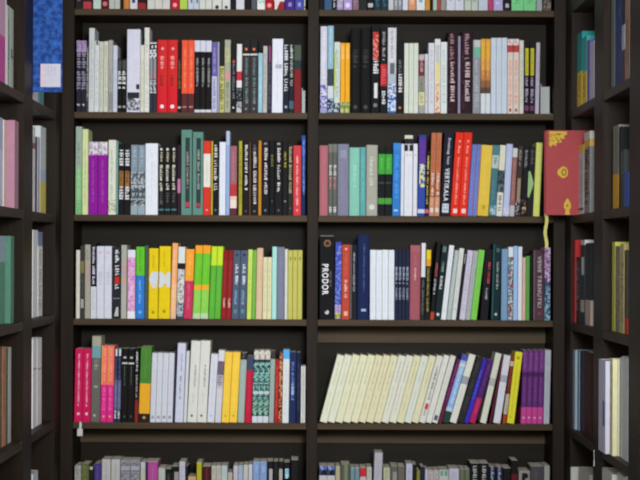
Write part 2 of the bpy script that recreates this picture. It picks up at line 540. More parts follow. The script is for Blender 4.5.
DATA['R1'] = '''
320 327 26.3 .2 1 | c2c2d0@86 9898c0 | p 85 108 7c7cb8,c0c0d8,5c5c8c,d0d0e0 ; t 32 80 d4d4e0 | tall lavender white book
327.3 333.3 25.8 .2 1 | 8caebe@69 3c4448@86 c4ccd0@98 4c5c70 | t 28 66 a8c8d4 .3 .7 ; p 98 112 2c3440,90a4b8 | tall light blue book with dark middle
333.6 339.8 42 .3 1 | c2ccc4@104 40505c | b 52 90 a8bc60 .02 .25 ; t 50 100 98a8a0 ; p 103 112 40505c,b0b8c0 | pale green and white paperback
340.2 349.7 43 0 2 | e4a42c@102 9ca060 | t 46 60 f0c070 ; p 102 112 8c9440,b8bc90,708030 | golden yellow paperback
350.2 370.6 28.2 0 2 | 181818 | t 50 70 383838 ; d 107 484848 .5 .2 | large plain black hardback | hard
371 379.4 24.5 .2 1 | 16181a | p 32 60 c43c34,d08880,a82820 .2 .85 ; t 61 76 c0c4c4 .25 .85 ; b 83 98 d4d4d4 .35 .75 ; d 105 70787c .5 .25 | black book with red block and white script
380 387 28 .2 1 | 1c1c1e | t 32 62 8c8c90 .3 .7 ; b 64 86 a82830 ; t 66 85 cc5050 .2 .8 ; t 91 104 c0c0c0 .25 .75 | black book with red lettered block
387.4 396 27.7 .2 1 | c8c8cc@62 c0c0c4@74 a8b0bc@84 c0c8d8@97 3c5c98 | t 31 60 909498 .35 .65 ; b 63 74 606870 .25 .8 ; p 84 98 3c5484,c8d0dc,7c90b8,d8dce4 ; p 100 111 3c60a8,a8c0e0,d0d8e4 | white book with blue illustrated foot
396.4 403.2 40 .3 1 | 1c1a1c | t 60 73 606064 ; t 74 94 c8c8c8 .3 .8 ; d 107.5 d08050 .5 .18 ; b 82 87 803038 .85 .98 | black paperback with white lettering
404 418.2 43 0 3 | ccd2c6 | t 50 104 b4bcb0 .4 .6 | slim plain greenish white paperback
418.5 424.4 54.4 0 1 | a8aaa4@60 70323c@76 8c8c80@92 d0cc9c@105 9c9c94 | t 56 74 b09090 ; t 78 104 686858 | short multicoloured paperback with wine red panel
424.6 428 54 0 1 | c4c8cc | t 60 104 a8acb0 | narrow short white paperback
428.2 434.4 43 0 1 | cdcdd4 | t 50 104 b8b8c0 | plain lilac white paperback
434.6 440.3 39 0 1 | d2d4d4@45 b8b8bc@62 d8cc80@82 dcb478@95 a84444 | p 82 112 d8b878,d08058,c84c44,e0d8c8 ; b 39 112 d4d6d6 .02 .22 ; b 39 112 d4d6d6 .82 .98 | white paperback with yellow and red print
440.5 447 42 0 1 | d2d6d6 | t 50 104 b8bcbc | plain silver white paperback
447.3 457.4 31.5 .6 1 | 2c1e24 | t 34 60 8c6c74 .25 .6 ; p 36 110 2c1e24,4c2c38,2c1e24,1e161a .02 .3 ; t 62 104 b49ca0 .3 .7 | large black maroon patterned book | hard
457.7 460.4 36 0 1 | 9088a0 | | narrow lilac booklet
460.8 472.4 31 .6 1 | 2c1e24 | t 34 60 9c7c84 .3 .65 ; p 36 110 2c1e24,4c2c38,2c1e24,1e161a .02 .3 ; t 62 104 b49ca0 .35 .75 | large maroon patterned book beside grey green one | hard
472.7 480.3 40 .2 1 | b8bcbc@47 6cac94@57 888c94 | t 60 108 a4a8b0 ; b 40 112 8c9090 .02 .15 | grey paperback with green square
480.6 490.4 38.8 0 2 | d8a038@58 d09444@70 b87c44@80 8c6040@87 5c4438@93 ccd2d6 | t 42 76 e0b468 .3 .6 | amber paperback with white foot
490.7 507 37.7 0 3 | c2ccd8 | t 46 100 aab6c6 .4 .6 | pale ice blue paperback
507.3 518.9 38.8 0 2 | d2c8c8@45 ac4444@52 d4c4bc | p 38 45 c8a0a0,d8d0d0 ; t 60 106 dc9078 .25 .75 ; b 108 111 8c4444 .3 .7 | white paperback with red band and coral lettering
519.2 523.6 40.4 0 1 | ccccbe | t 48 104 b0b0a0 | thin cream paperback
523.9 534.6 42 0 2 | 241c22 | b 48 75 c0b830 .2 .85 ; t 50 74 70682c .3 .7 ; t 77 103 9088a0 .25 .8 ; b 105 110 684060 .15 .9 | black paperback with yellow lettering
535 539 42.5 1 1 | b6b0c0 | t 50 100 9c98a8 | pale lilac paperback
'''
DATA['L2'] = '''
75.2 81.6 126.5 .3 1 | 98a89a@168 88b884@200 78b078 | t 142 166 78887c .3 .7 ; t 170 208 a0c8a0 .3 .7 | sage green book
82 88 129.2 0 1 | ccd49c | t 150 205 acb884 .35 .65 | pale lime green book
88.3 107.3 141.7 0 2 | c8bcc8@155 881c90 | p 141 155 ccc4cc,a08ca8,dcd8dc ; t 160 204 a050a8 .4 .6 | purple paperback with white top
108 115.8 140 .2 1 | d2d4c4 | t 150 200 a8b0a0 .3 .6 ; p 200 212 d2d4c4,c0b090,90a088 | cream white paperback
116 118 141 .2 1 | 6c9c94 | | hairline teal booklet
118.2 130 143.8 .2 2 | 1b1a1e | t 150 168 c4c4c0 .15 .85 ; b 171 187 9c6c38 .15 .85 ; t 172 186 4c3420 .25 .75 ; t 187 204 c0c0bc .15 .85 | black paperback with orange middle and white lettering
130.5 144.8 144.8 .2 2 | 7c8c98@172 8c949c@186 5c686c@205 90a0a8 | t 147 170 98a8b4 ; p 172 206 3c4448,90989c,b0b8bc,586068 | grey blue paperback with dark treed lower half
145.2 157.8 143.4 0 1 | d8dce4 | t 152 204 ccd0d8 .45 .6 | thick white book
158.2 177 145.9 0 3 | 1e1c1e | d 149 c8c8c0 .45 .22 ; t 152 162 b0a890 .3 .7 ; t 165 192 c0b8a8 .25 .7 ; t 193 206 50504c ; b 209 210.5 407880 .1 .9 | black paperback with white dot and cream lettering
177.3 180.5 145 0 1 | 30202c | b 179 193 b86c98 | narrow black booklet with pink patch
181 191.8 129.8 -.4 1 | 5c8478 | b 137.5 208 2c3c3a .38 .8 ; t 152 190 a09090 .5 .72 ; b 202 207 b04050 .4 .78 | tall grey green book right of pink-patched booklet
192.4 203 132 -.4 1 | 5c8478 | b 138 208 2c3c3a .35 .78 ; t 150 190 98a098 .45 .68 ; b 203 207 9c3c48 .35 .75 | tall grey green book left of red-white one
203.2 210.4 141 0 1 | d03828@153.8 d8d4cc@187 cc3428 | t 158 184 c4bcb4 .4 .6 ; d 210 e09080 .5 .15 | red paperback with white centre
210.7 218.6 140.7 .2 1 | 1c1a1e | b 141 215 b09c30 .01 .24 ; t 145 191 b0b0b0 .4 .8 ; d 210 5c6470 .6 .15 | black paperback with yellow edge and white lettering
218.9 225.4 142 .3 1 | d4d8e0 | t 150 208 c0c6d4 .5 .6 | pure white paperback
225.6 229.4 131 .4 1 | a8b8d4@145 8ca4d0 | | tall thin light blue book
229.7 236.8 146 0 1 | 946068@184 b03838@196 d8b8a8@208 5c2c34 | t 152 182 a87880 .35 .6 ; b 200 208 e0d0c4 .1 .85 | dusty rose paperback with red foot
237 238.4 144 0 1 | 222024 | | hairline black booklet
238.6 242 141 0 1 | a8a034 | t 150 205 5c5820 | narrow olive yellow book
242.3 249 140.7 .2 1 | 1c1b1e | t 145 191 b8b8b0 .35 .75 ; d 211 606060 .5 .14 | black paperback right of olive yellow one
249.2 250.5 142 0 1 | 6c4830 | | hairline brown booklet
250.7 258 140.7 .2 1 | 1e1c20 | t 145 155 606060 .3 .7 ; t 152 206 b0b0ac .35 .75 ; d 211 6c6c70 .5 .15 | black paperback with white lettering left of orange strip
258.2 261.3 140.7 0 1 | b88028 | | narrow orange book
261.6 269.2 140.7 0 1 | 1b1a1d | t 143 147 909090 .3 .7 ; t 148 196 b8b0b4 .35 .75 ; d 210 5c70a8 .5 .16 | black paperback with blue dot right of orange strip
269.5 274.4 141 0 1 | 1a1a1c | t 155 168 6c6c34 ; d 201 606060 .5 .15 | plain black paperback with faint olive mark
274.6 282.2 140.7 0 1 | 1b1a1d | t 143 147 909090 .3 .7 ; t 148 196 b8b4b0 .35 .75 ; d 210 5c5c60 .5 .15 | black paperback with long white lettering
282.4 287.8 140.9 0 1 | 1d1d1e | t 152 168 98902c .3 .7 ; d 201 808080 .5 .2 | black paperback with yellow lettering
288 292.6 144.5 0 1 | 2c2c28 | t 147 194 9c9470 .2 .8 ; d 208 606060 .5 .2 | dark olive paperback with cream lettering
293 301 145.5 0 1 | c83c44 | t 156 206 e8b0a8 .4 .65 ; d 210 e8a0a0 .5 .13 | coral red paperback
301.3 305.2 135.5 0 1 | 3050a0@155 24407c@190 1c2c50 | t 140 195 7c98cc .4 .8 | royal blue book
'''
DATA['R2'] = '''
319.2 327.9 145.5 0 1 | a8666e | t 150 205 bc7480 .45 .55 | dusty rose hardback | hard
328.2 337 143.8 0 2 | 5c6058 | b 144 152 70746c ; t 165 176 c0c0bc .2 .8 ; t 177 192 b07c80 .2 .8 ; t 207 214 c0c4c0 .2 .8 | olive grey paperback with white and pink lettering
337.4 348.7 144 0 1 | 7c7c92 | b 150 158 8c8ca4 .2 .8 ; t 162 200 84849a .3 .5 | grey lavender hardback | hard
349.1 359.6 147.5 0 1 | 80bca8 | t 165 190 98d0bc .4 .7 | mint green hardback | hard
359.9 365.6 147.2 0 1 | 5ca0a0 | t 155 205 70b0b0 | narrow teal paperback
366 377.3 145 .2 1 | a2a294 | t 157 188 c4c4bc .3 .6 ; d 207 c8d0cc .5 .25 | beige grey hardback with white lettering | hard
377.7 391.7 147 .5 2 | 1c201c@154 409c3c@174 181c1c@198 4c9440@204 181c20 | t 158 170 58b850 .3 .7 ; b 182 183.5 3c4448 .1 .9 | black paperback with green blocks
392.1 400 143 1.4 1 | 3c84cc@150 3478c0 | b 209.5 211 b8d0e8 .2 .7 ; t 155 200 4c94d8 | bright blue book
400.4 403.6 143.8 .5 1 | d0d4dc | | narrow white booklet right of bright blue book
403.8 412.3 135.2 .5 1 | d0ccb8@138.6 28262c@144 d0d2d8@144.6 22242c@151 d6d8e0 | b 144 151 d0d2d8 .42 .58 ; d 155 d0a078 .3 .09 ; d 155 d0a078 .7 .09 ; t 165 208 ccced6 .4 .6 | white book with black and cream top
412.6 417 143.8 .5 1 | d4d6de | d 155 d0a078 .5 .15 | slim white paperback left of blue purple book
417.4 424.7 135 1.4 1 | 3c3c8c@140 5c3890@163 344a98@186 3448a0@209 c8c8d0@213 34489c | p 164 187 c8c870,d0d0c0,4c5498 .15 .9 | blue and purple book with yellow lettering
425 428.6 151 1.6 1 | 221e20 | t 156 176 c0b850 .2 .8 ; t 177 205 a8a040 .2 .8 ; b 209 213 c06080 | narrow black booklet with yellow lettering
428.9 439.3 132.7 2.3 2 | b46c4c@173 a8603c@197 c08868 | t 138 170 a85c40 ; t 173 196 d8c4b8 .3 .8 ; t 197 207 d0a890 ; b 207.5 212 d4ccc4 .2 .8 | orange brown paperback
439.8 449.8 132 4.2 1 | 1c1e2c | f 138 164 c8c8d0 .34 .7 Predrag_Ivan ; f 168 201 e0e0e8 .28 .74 VERTIKALA ; b 203.5 212.5 c4ccd4 .2 .85 ; p 205 210 8c98a4,c4ccd4 .3 .75 | black book with large white title and square logo
450.2 467 132 5.2 2 | d83020 | f 140 153 e8b8b0 .4 .68 P._Roz ; t 157 205 e89080 .42 .66 ; b 208.5 213 e8c8c0 .3 .8 | bright red book
467.3 476.6 144 4.6 2 | 5c74b8@170 6478bc | b 144 215 b07c94 .86 .99 ; t 150 208 7c90cc .3 .5 | slim periwinkle blue paperback
477 488.3 144.7 4.4 1 | d8b848@204 d4b440 | b 205 209 b09830 .4 .65 ; t 155 195 e0c460 .4 .5 | thick mustard yellow book
488.7 495.6 145 4 1 | 4c7c84@155 b4c0b8@168 447478@176 44707c | t 157 167 608888 ; t 180 200 608c90 .3 .6 ; p 205 214 a8bccc,5c8c98 | teal paperback with white patches
496 502.2 145 3.8 1 | d0d0bc@170 3c4c50@192 d4d4c8@214 c8ccd0 | p 170 192 24282c,60706c,3c4c50 ; t 195 212 606860 | cream and black illustrated paperback
502.5 509 143.8 3.8 1 | b0b8d8 | t 152 208 c4cce4 .4 .6 ; p 206 214 c8ccdc,b0b8d8 | pale periwinkle white book
509.3 514.3 148 3.4 1 | c8c4c0@157 90605c@205 b4b4bc | t 160 200 a87c74 | brown pink paperback with white top
514.6 520 146 3.4 1 | 3c3430 | t 150 168 8c8c88 ; b 178 199 98806c .2 .8 ; p 199 214 2c2828,6c5448,a0a0a8 | dark brown illustrated paperback
520.3 526 146 3.4 1 | 1f1d1f | t 150 170 7c7c80 ; b 203 212 c8a888 .3 .9 ; p 199 214 1c1818,5c4438,- | black paperback with pale face picture
526.3 532.6 146.6 3.4 1 | 232224 | t 150 166 505054 ; g 171 183 94b47c .0 .3 .95 .0 ; g 183 197 94b47c .0 .95 .3 .0 | black paperback with pale green triangle
532.9 539.4 142.5 3.2 1 | ccd070 | t 152 205 d8dc8c .4 .6 | lime yellow book
'''
DATA['L3'] = '''
75.8 79.8 250 0 1 | d0ccc0 | t 256 312 c0bcae .4 .6 | thin cream white booklet
80.1 84.4 245.6 0 1 | 3c3c38 | b 261 273 7c7440 .1 .9 ; b 299 308 9c9c98 .1 .8 ; t 275 297 585850 | dark grey paperback with olive patch
84.6 90.3 244.6 0 1 | a09c90 | p 264 282 a09c90,c88c6c,b090a8 .3 .9 ; t 250 262 8c887c | beige grey paperback with orange mark
90.5 96.3 243 0 1 | 1f1f28@286.5 c8ccd2 | t 247 285 b4b0c0 .3 .75 ; t 290 312 b4b8be | black and white paperback with letters on top half
96.5 111.6 246 0 2 | ccccd8 | d 252.5 d0a8b0 .5 .17 ; t 272 285 b8b8c8 ; b 246 318 bcbccc .02 .1 | white paperback with pale pink dot
112 120.4 247 .2 1 | 262a30 | t 250 276 d0d4d4 .35 .8 ; b 276.6 284 b83424 .3 .85 ; t 284.5 291 d0d4d4 .35 .8 ; b 298 298.6 909498 .05 .95 ; g 307 316 b4b8b8 .5 .75 .75 .25 | black book with white lettering and red block
120.7 126.4 245 .3 1 | a4a498@262 a89ca0@275 a8a89c | p 262 284 a4a498,d09860,b890b0 .3 .8 | beige grey paperback with pink and orange smudge
127 135 249.8 .3 1 | d8d4dc@257.5 cc90b8@311 dcdce0 | p 258 311 d0a0c8,c878b0,d8b8d4 .15 .85 | white paperback with pink pattern
135.5 144.3 246.7 .4 1 | 5cb830@275.4 3074c4 | t 250 272 489820 .4 .6 ; t 280 304 70a8dc .35 .6 ; d 312 70a0d8 .5 .2 | green over blue paperback
144.5 147.8 245.5 .4 1 | 4c5850 | | narrow dark green grey booklet
148.2 157.8 248.3 .6 1 | dcc018 | g 271.5 279 c8ccd0 .35 .99 .99 .0 ; g 279 288 c8ccd0 .0 .99 .75 .4 ; d 312 a08c18 .5 .17 ; t 254 268 a89018 .4 .55 | yellow paperback with white patch right of green-blue one
158.2 169.8 246.2 1 1 | dcc018 | b 276 283 c8ccd0 ; g 271.5 276 c8ccd0 .0 .25 .5 .0 ; g 271.5 276 c8ccd0 .78 .99 .99 .5 ; g 283 287 c8ccd0 .0 .42 .3 .0 ; g 283 287 c8ccd0 .55 .99 .99 .7 ; d 311 a08c18 .5 .15 ; t 252 268 a89018 .4 .5 | wider yellow paperback with white patch left of orange one
170.1 175.8 243 2 1 | e8a468@284 e4b080@312 d8b090 | t 250 312 e8c0a0 .3 .6 | peach orange paperback
176.1 183.2 246.7 2 1 | d0d4d0@263 202024@269 b4b4b4@303 3c4450 | p 269 303 b4b4b4,8c8c90,d0d0cc ; p 303 316 2c3440,8090a0,b0b0b0 | black and white patterned paperback
183.5 192.2 249 2.2 1 | e89c34@280.6 bc3458 | t 254 276 f0b864 .4 .6 ; t 284 312 d06c88 .4 .6 | orange over magenta paperback
192.5 208 245 2.7 2 | e89c28@253 68b830@284.5 e4a42c@289.5 84c450@313 b0c8a0 | t 256 280 78c840 .4 .6 ; t 292 308 98d068 .4 .6 | green paperback with orange bands
208.5 220.4 246 3 2 | b8d430@265 58a838 | t 250 262 d0e458 .4 .6 ; t 268 310 70bc50 .4 .6 | green paperback with lime top
220.8 231 250 2.8 2 | 841e20@257 8c2426 | b 258 259 601818 .05 .95 ; t 298 308 d8a8a4 .35 .75 ; t 262 290 983438 .4 .6 | dark red paperback
231.5 246 250 2.4 2 | 4c586c | d 254.5 202838 .5 .18 ; t 264 285 d0d4dc .35 .75 ; t 290 306 7c9cbc .3 .7 ; t 309 315 5c8c94 .3 .7 | slate blue paperback with white title
246.6 251.2 249.5 2 1 | c0d464 | t 256 312 acc050 | thin lime paperback
251.4 255.4 250 2 1 | 70a848 | | narrow leaf green booklet
255.7 262 248 1.8 1 | ccac8c@300 d0b498 | t 256 300 dcc0a4 .4 .6 | peach beige paperback
262.4 271.3 257 .6 2 | d4d0a8 | t 262 312 b8b488 .3 .7 | short cream paperback
271.6 276.4 246.7 .4 1 | a0d4cc | | thin aqua paperback
276.7 284 247 .3 1 | 74788c | t 256 310 80849a .4 .6 | grey lavender paperback
284.3 287.4 249 .2 1 | ccccc0 | | narrow stone white booklet
287.6 302 250 .2 3 | b8b45c | b 257 260 8c8844 .3 .7 ; t 264 312 c4c070 .4 .6 | olive yellow paperback
'''
DATA['R3'] = '''
319.4 334.2 235.2 0 1 | 17171a | b 235.5 236.2 808080 .04 .96 ; d 243.3 7c5c44 .52 .25 ; d 243.3 2c2420 .52 .13 ; f 264.3 295 ececec .17 .6 PRODOR ; t 271 287 606064 .68 .8 ; d 312.5 c0c0c0 .5 .15 ; d 311 17171a .42 .08 | thick black book with large white title
334.6 340.8 242 .6 1 | 3c48a8 | p 246 305 3c48a8,5060b8,3c48a8,8090c0 ; p 305 313 c0a0c0,8080c0 ; p 313 319 c0b850,808060 | blue patterned book with yellow foot
341.2 349.6 244.6 .4 1 | b44838 | d 249 e0b0a0 .5 .14 ; t 254 278 c05c48 .35 .65 ; t 280 299 e0b0a4 .35 .65 ; b 311.5 316 d8a898 .3 .75 | brick red hardback | hard
350 356.6 244.8 .2 1 | 202226 | b 245 319 646468 .01 .18 ; t 253 292 9c9ca0 .45 .7 | black paperback with grey edge
357 368.8 234.6 .3 1 | 1c274e | t 244 292 4c5c88 .5 .65 ; b 309 311.5 a0b0d0 .35 .75 | tall navy blue hardback | hard
369.8 394.2 249.8 0 4 | d6dce2 | t 256 312 c6ccd2 .4 .55 | plain white paperback
394.5 409.2 248.8 0 4 | 23283e | t 267 285 9098a8 .2 .8 ; t 288 302 7c8498 .2 .8 | slim navy paperback with grey lettering
409.5 420 245.2 .5 1 | a05e66@252 9c5660 | t 268 280 d8a8ac .4 .6 ; t 256 266 b8646c .4 .6 | rose red hardback | hard
420.3 424.6 243 1 1 | d4d6da@277 24262a | t 280 315 606060 | thin paperback with white upper half
424.9 429.6 249.8 1.4 1 | e0c028@259 d89830@266 201e1c | t 268 312 847c3c .25 .75 | black paperback with yellow top
429.8 434 241.5 7 1 | 1b1b1d@312 a84038 | t 263 278 98504c .2 .8 ; t 279 295 a0a0a0 .2 .8 | black book with reddish lettering
434.3 440.4 244 7.6 1 | 1a2828 | b 246 252 607074 .2 .8 ; t 262 274 7c8c8c .3 .7 ; t 276 290 b8c0c0 .3 .7 ; d 314.5 c4ccd0 .5 .25 | dark teal book with white round logo left of leaning whites
440.8 446 245 8.2 1 | d8dce0 | t 252 312 c4c8ce .4 .6 | leaning pure white paperback
446.3 450.8 250 8.2 1 | a8b2b0 | t 256 312 b8c2c0 | leaning grey green paperback
451.1 456 248 8.2 1 | cfd1cc | t 254 312 bcbeb8 | leaning ivory white paperback
456.2 459 249.5 8.2 1 | 24222c | t 254 264 a0a0a8 | narrow leaning black booklet
459.2 465 250 8.2 1 | c2bccc | t 256 312 b0aabc | leaning lavender white paperback
465.2 470.2 250.5 8.2 1 | a4aaa8 | t 256 312 94a09c | leaning ash grey paperback
470.4 476.6 249.5 8.2 1 | 78c450 | t 256 312 68b044 .4 .6 | leaning bright green paperback
480 488 249 5 1 | 1c1a1e | t 262 284 b03c4c .55 .85 ; t 288 302 909090 .45 .7 | black paperback with red lettering
491 499.4 244 2 1 | 162c2e | b 244 319 2c5054 .02 .2 ; b 248 252 486064 .4 .8 ; t 262 290 8c9898 .5 .75 ; d 314 b8c0c4 .55 .16 | dark teal book with white dot left of blue grey one
500.9 507.4 249 .5 1 | 7494b4 | t 256 312 84a4c0 .4 .6 | blue grey paperback
507.7 512.8 247 .4 1 | d4d8dc@257 8890a0 | p 257 318 6c7898,b0b8b0,a84858,507860,c8ccd0,303848 | white topped paperback with multicolour pattern
513.1 517.4 246 .3 1 | 98b8e0 | | thin sky blue paperback
517.6 521.8 246.6 .3 1 | d4d8e0 | | thin snow white paperback
522 525.4 257.5 .3 1 | d0ac98 | | short peach paperback
525.6 529.4 256 .2 1 | 549c48 | | short green paperback
529.6 532.8 254 0 1 | 1c1c1c | | narrow short black booklet
533.1 544 250 0 1 | 4c3840 | f 256 307 b4a8ac .4 .75 VENE_TRENUTKI ; d 313 8c4048 .55 .14 ; b 250 319 6c5860 .02 .14 | dark maroon book with white capital lettering
544.3 550.2 247.5 0 1 | b89cc0@268 4c405c@285 40587c@300 5c8c98 | p 250 282 c0a8cc,a878a0,584868 ; p 284 318 3c4c70,6c94a8,90a8b0,384860 | multicoloured paperback with lavender top
'''
DATA['L4'] = '''
73.9 90.2 347.5 1.1 2 | c41c54 | t 354 408 e0a8b8 .42 .62 ; b 413 415.6 e8c0c8 .38 .68 | magenta red book
90.6 99.8 335 1.2 1 | a09c8c@346 6c98a0@358 64625c | t 360 372 807c74 ; b 365 367 9c9c94 .3 .7 ; b 386 388 9c9c94 .3 .7 ; d 416 b0b0a8 .4 .14 | tall grey book with teal band
100.2 113 344.4 1.6 2 | e86c60@385 d42c84 | b 344.4 385 e8a050 .02 .16 ; t 348 382 f09c78 .3 .7 ; t 388 412 e060a0 .3 .7 ; d 417 e8c040 .5 .14 | coral and magenta paperback
113.4 120.3 347.5 1 2 | 242838@357 2a2e48@380 5c6080@410 303448 | b 348 356 c8ccd4 .3 .85 ; t 358 380 505878 ; t 384 408 787ca0 ; t 411 420 c0c4cc .2 .8 | slim navy paperback with white top stripe
121 134 347.5 .4 2 | 1a1818 | b 356.5 358.5 a8a8a8 .3 .75 ; b 362.5 364 c0c0c0 .08 .95 ; t 366 386 505850 .4 .6 ; d 417 606060 .5 .12 | black paperback with white line near top
134.3 138 347 .8 1 | 201c1c@400 7c2c28 | t 352 372 b0b0b0 ; t 375 398 908888 | narrow black booklet with red foot
138.4 149.4 345.5 2.2 1 | 487c34@383.6 dca02c@414 2c2018 | t 350 378 548c40 .4 .6 ; d 418 b09060 .5 .14 | green over yellow book with black foot
149.8 172.4 351.7 2 4 | c4c6ce | t 362 408 b0b2bc .4 .55 ; b 416 419 90929c .25 .75 | white paperback with small grey foot mark
172.7 174.4 349 2 1 | 3c304c | | hairline purple booklet
174.7 183 342 2.8 1 | c0c2d2 | t 354 372 7c7e94 .45 .7 ; t 376 400 70728a .4 .65 | tall lavender white book with dark lettering
183.3 186.6 350 2.8 1 | c4c6ca | | narrow off white booklet
187 206.4 339.4 4 2 | ccccc4 | t 365 388 5c5c58 .5 .68 ; t 392 404 b0b0a8 .45 .6 ; d 416 5c5c58 .45 .13 | tall off white book with dark lettering
206.9 214.3 352.7 4 1 | c6c8d2 | t 362 408 b0b2bc .45 .6 ; d 416 9898a4 .5 .13 | short white paperback right of tall off white pair
214.6 220.9 349 4 1 | c8c8d0@361 685a68@375 b4b0b4@388 c0c0c8 | t 376 388 78707c .1 .9 | white paperback with dark purple square
221.3 237 350.7 4.2 2 | e4bc40 | t 358 408 ecc858 .4 .6 ; d 416 9c7c2c .5 .12 | yellow paperback
237.4 244 352 3.2 1 | 28282c@359.5 94a49c | t 352 359 505058 ; t 366 415 a4b4ac .4 .6 | grey green paperback with black top
244.3 251 355 3 1 | 3c445c@370 b41c3c | t 374 412 c43450 .4 .6 | crimson paperback with navy top
251.8 268.2 349 2.4 3 | bcb4a8@359.3 2c3440@367 6c9c94@398 2c3c3c@416 c0c4cc | p 349 359 c0b8ac,a0948c,ccc8c0 ; p 362 400 3c5458,80b4a8,5c8c88,2c3440 ; b 391 394 b0c0b8 ; p 398 415 2c3c3c,608c80,88b09c | teal patterned paperback with beige top
268.6 273.6 350 2 1 | 3c3834@359 90a098 | | dull green paperback with dark top
274 278 359 1.6 1 | a42428 | t 366 416 b84840 | short narrow red paperback
278.2 281.6 351.7 1.2 1 | 8c4c30 | p 354 420 b4703c,2c2420,c09060,7c2c28 | narrow orange and black patterned paperback
282 288.6 348.6 .9 1 | 54a4dc@359 ccd0d0 | t 364 415 b8bcbc .4 .6 | white paperback with sky blue top
289 295.6 351 .6 1 | 202c54 | t 362 400 5c78b8 .3 .7 ; t 384 396 98a8c8 .3 .7 | navy paperback right of blue-topped white one
295.9 300.3 351.4 .4 1 | 1e2238 | t 362 412 343c5c | narrow dark navy paperback
300.5 305.2 364.8 .2 2 | c8c8c4 | t 374 412 a8a8a4 .4 .6 | short slim white booklet
'''
DATA['R4'] = '''
319.2 334.6 352.9 18 2 | d2d4be | t 360 386 a8a67c .45 .6 ; t 392 412 b8b690 .4 .55 | leaning cream paperback nearest the divider
334.6 357.8 352.9 18 3 | d4d3b4 | t 360 386 a4a27c .45 .6 ; t 392 412 b4b28a .4 .55 | leaning cream paperback of the next trio
357.8 380.6 353.4 18 3 | d2ccaa | t 360 392 a29e76 .45 .6 ; t 396 412 b4b088 .4 .55 | leaning yellowish cream paperback mid row
380.6 396 353.6 18 2 | d0d0c0 | t 360 382 8c8c84 .45 .6 ; t 386 412 acacA0 .4 .55 | leaning pale ivory paperback
396 403.6 353.8 18 1 | d0cca8 | t 360 390 a49e74 .45 .6 ; t 396 412 b4b088 .4 .55 | leaning cream paperback between ivory ones
403.6 411 354 18 1 | ccd0c4 | t 360 384 a4a89c .45 .6 ; t 390 412 b0b4a8 .4 .55 | leaning whitish paperback left of last cream
411 418.2 354 18.2 1 | d0ccaa | t 362 390 aca880 .45 .6 | last leaning cream paperback beside red-marked white
418.4 425 354 18.4 1 | ccccc4 | t 366 400 484848 .4 .75 ; b 404 410 c03438 .3 .8 ; t 411 418 484848 .4 .7 | leaning white paperback with black and red print
425.2 431.2 353.6 18.6 1 | d0d0c6 | t 362 412 b8b8ae .4 .55 | leaning white paperback right of red-marked one
431.4 437.4 354 18.8 1 | ccccc2 | b 416 421 50546c .2 .8 ; t 362 408 b8b8ae .4 .55 | leaning white paperback left of maroon one
437.6 441.6 358 19.5 1 | 601c50@405 5c2434 | t 364 400 7c3c6c | leaning thin maroon purple paperback
442 448.6 353 20 1 | 4c50a0@360 94b0cc@375 88a8d4@408 a8c4d4@412 24403c | b 363 366 c0c8d0 ; t 368 406 c0d4e4 .4 .7 | leaning light blue paperback with green foot
449 456.2 352.5 20 1 | d0d0c4@376 98989c@384 d0d0c8 | t 386 414 b8b8b0 .4 .55 | leaning white paperback with grey middle patch
456.6 463.4 355 20 1 | 2c2a2a | t 362 412 3c3a3a | leaning charcoal paperback
463.6 468.4 357 19.8 1 | 3a2c98@380 3830a8 | t 370 400 6060c0 .3 .6 | leaning blue violet paperback
468.6 475 358 19.5 1 | 4c2464@398 a4245c | t 364 394 6c4480 .4 .6 ; t 400 416 bc4c74 .4 .6 | leaning purple paperback with magenta foot
479.6 486 351.5 15.8 1 | c8c8b8@378 a8a8a4@386 ccccbe | t 388 412 b4b4a6 .4 .55 | leaning stone white paperback right of purple one
489 490.8 356 12.9 1 | 5c2434 | | hairline leaning wine red booklet
493 500.2 353.7 11.6 1 | c8c6cc@375 a0a0ac@382 ccccd4 | t 386 412 b8b8c4 .4 .55 | leaning lilac white paperback
502.2 505.8 354 10 1 | 7c3428@361 c0a898@366 6c2c24@394 c4b8b0@414 a04428 | t 368 392 8c4438 ; t 395 413 6c4c48 | leaning rust red paperback with white patch
506.6 514.2 350.5 9.6 1 | d4cc34 | b 356 359 a09c28 .3 .7 ; t 364 412 a8a42c .4 .55 ; d 417 a09c28 .4 .12 | leaning yellow paperback
520.6 542.6 349 2.6 4 | 683874@372 4a2458@376 5c2f6a@407 b84488 | t 353 370 8c50a0 .3 .6 ; t 378 404 7c4490 .3 .6 ; d 417.5 e8b8d0 .5 .16 | purple paperback with pink foot
543.3 549.4 349 1.5 1 | a8aab4 | t 356 415 94969f .4 .6 | grey white paperback
'''
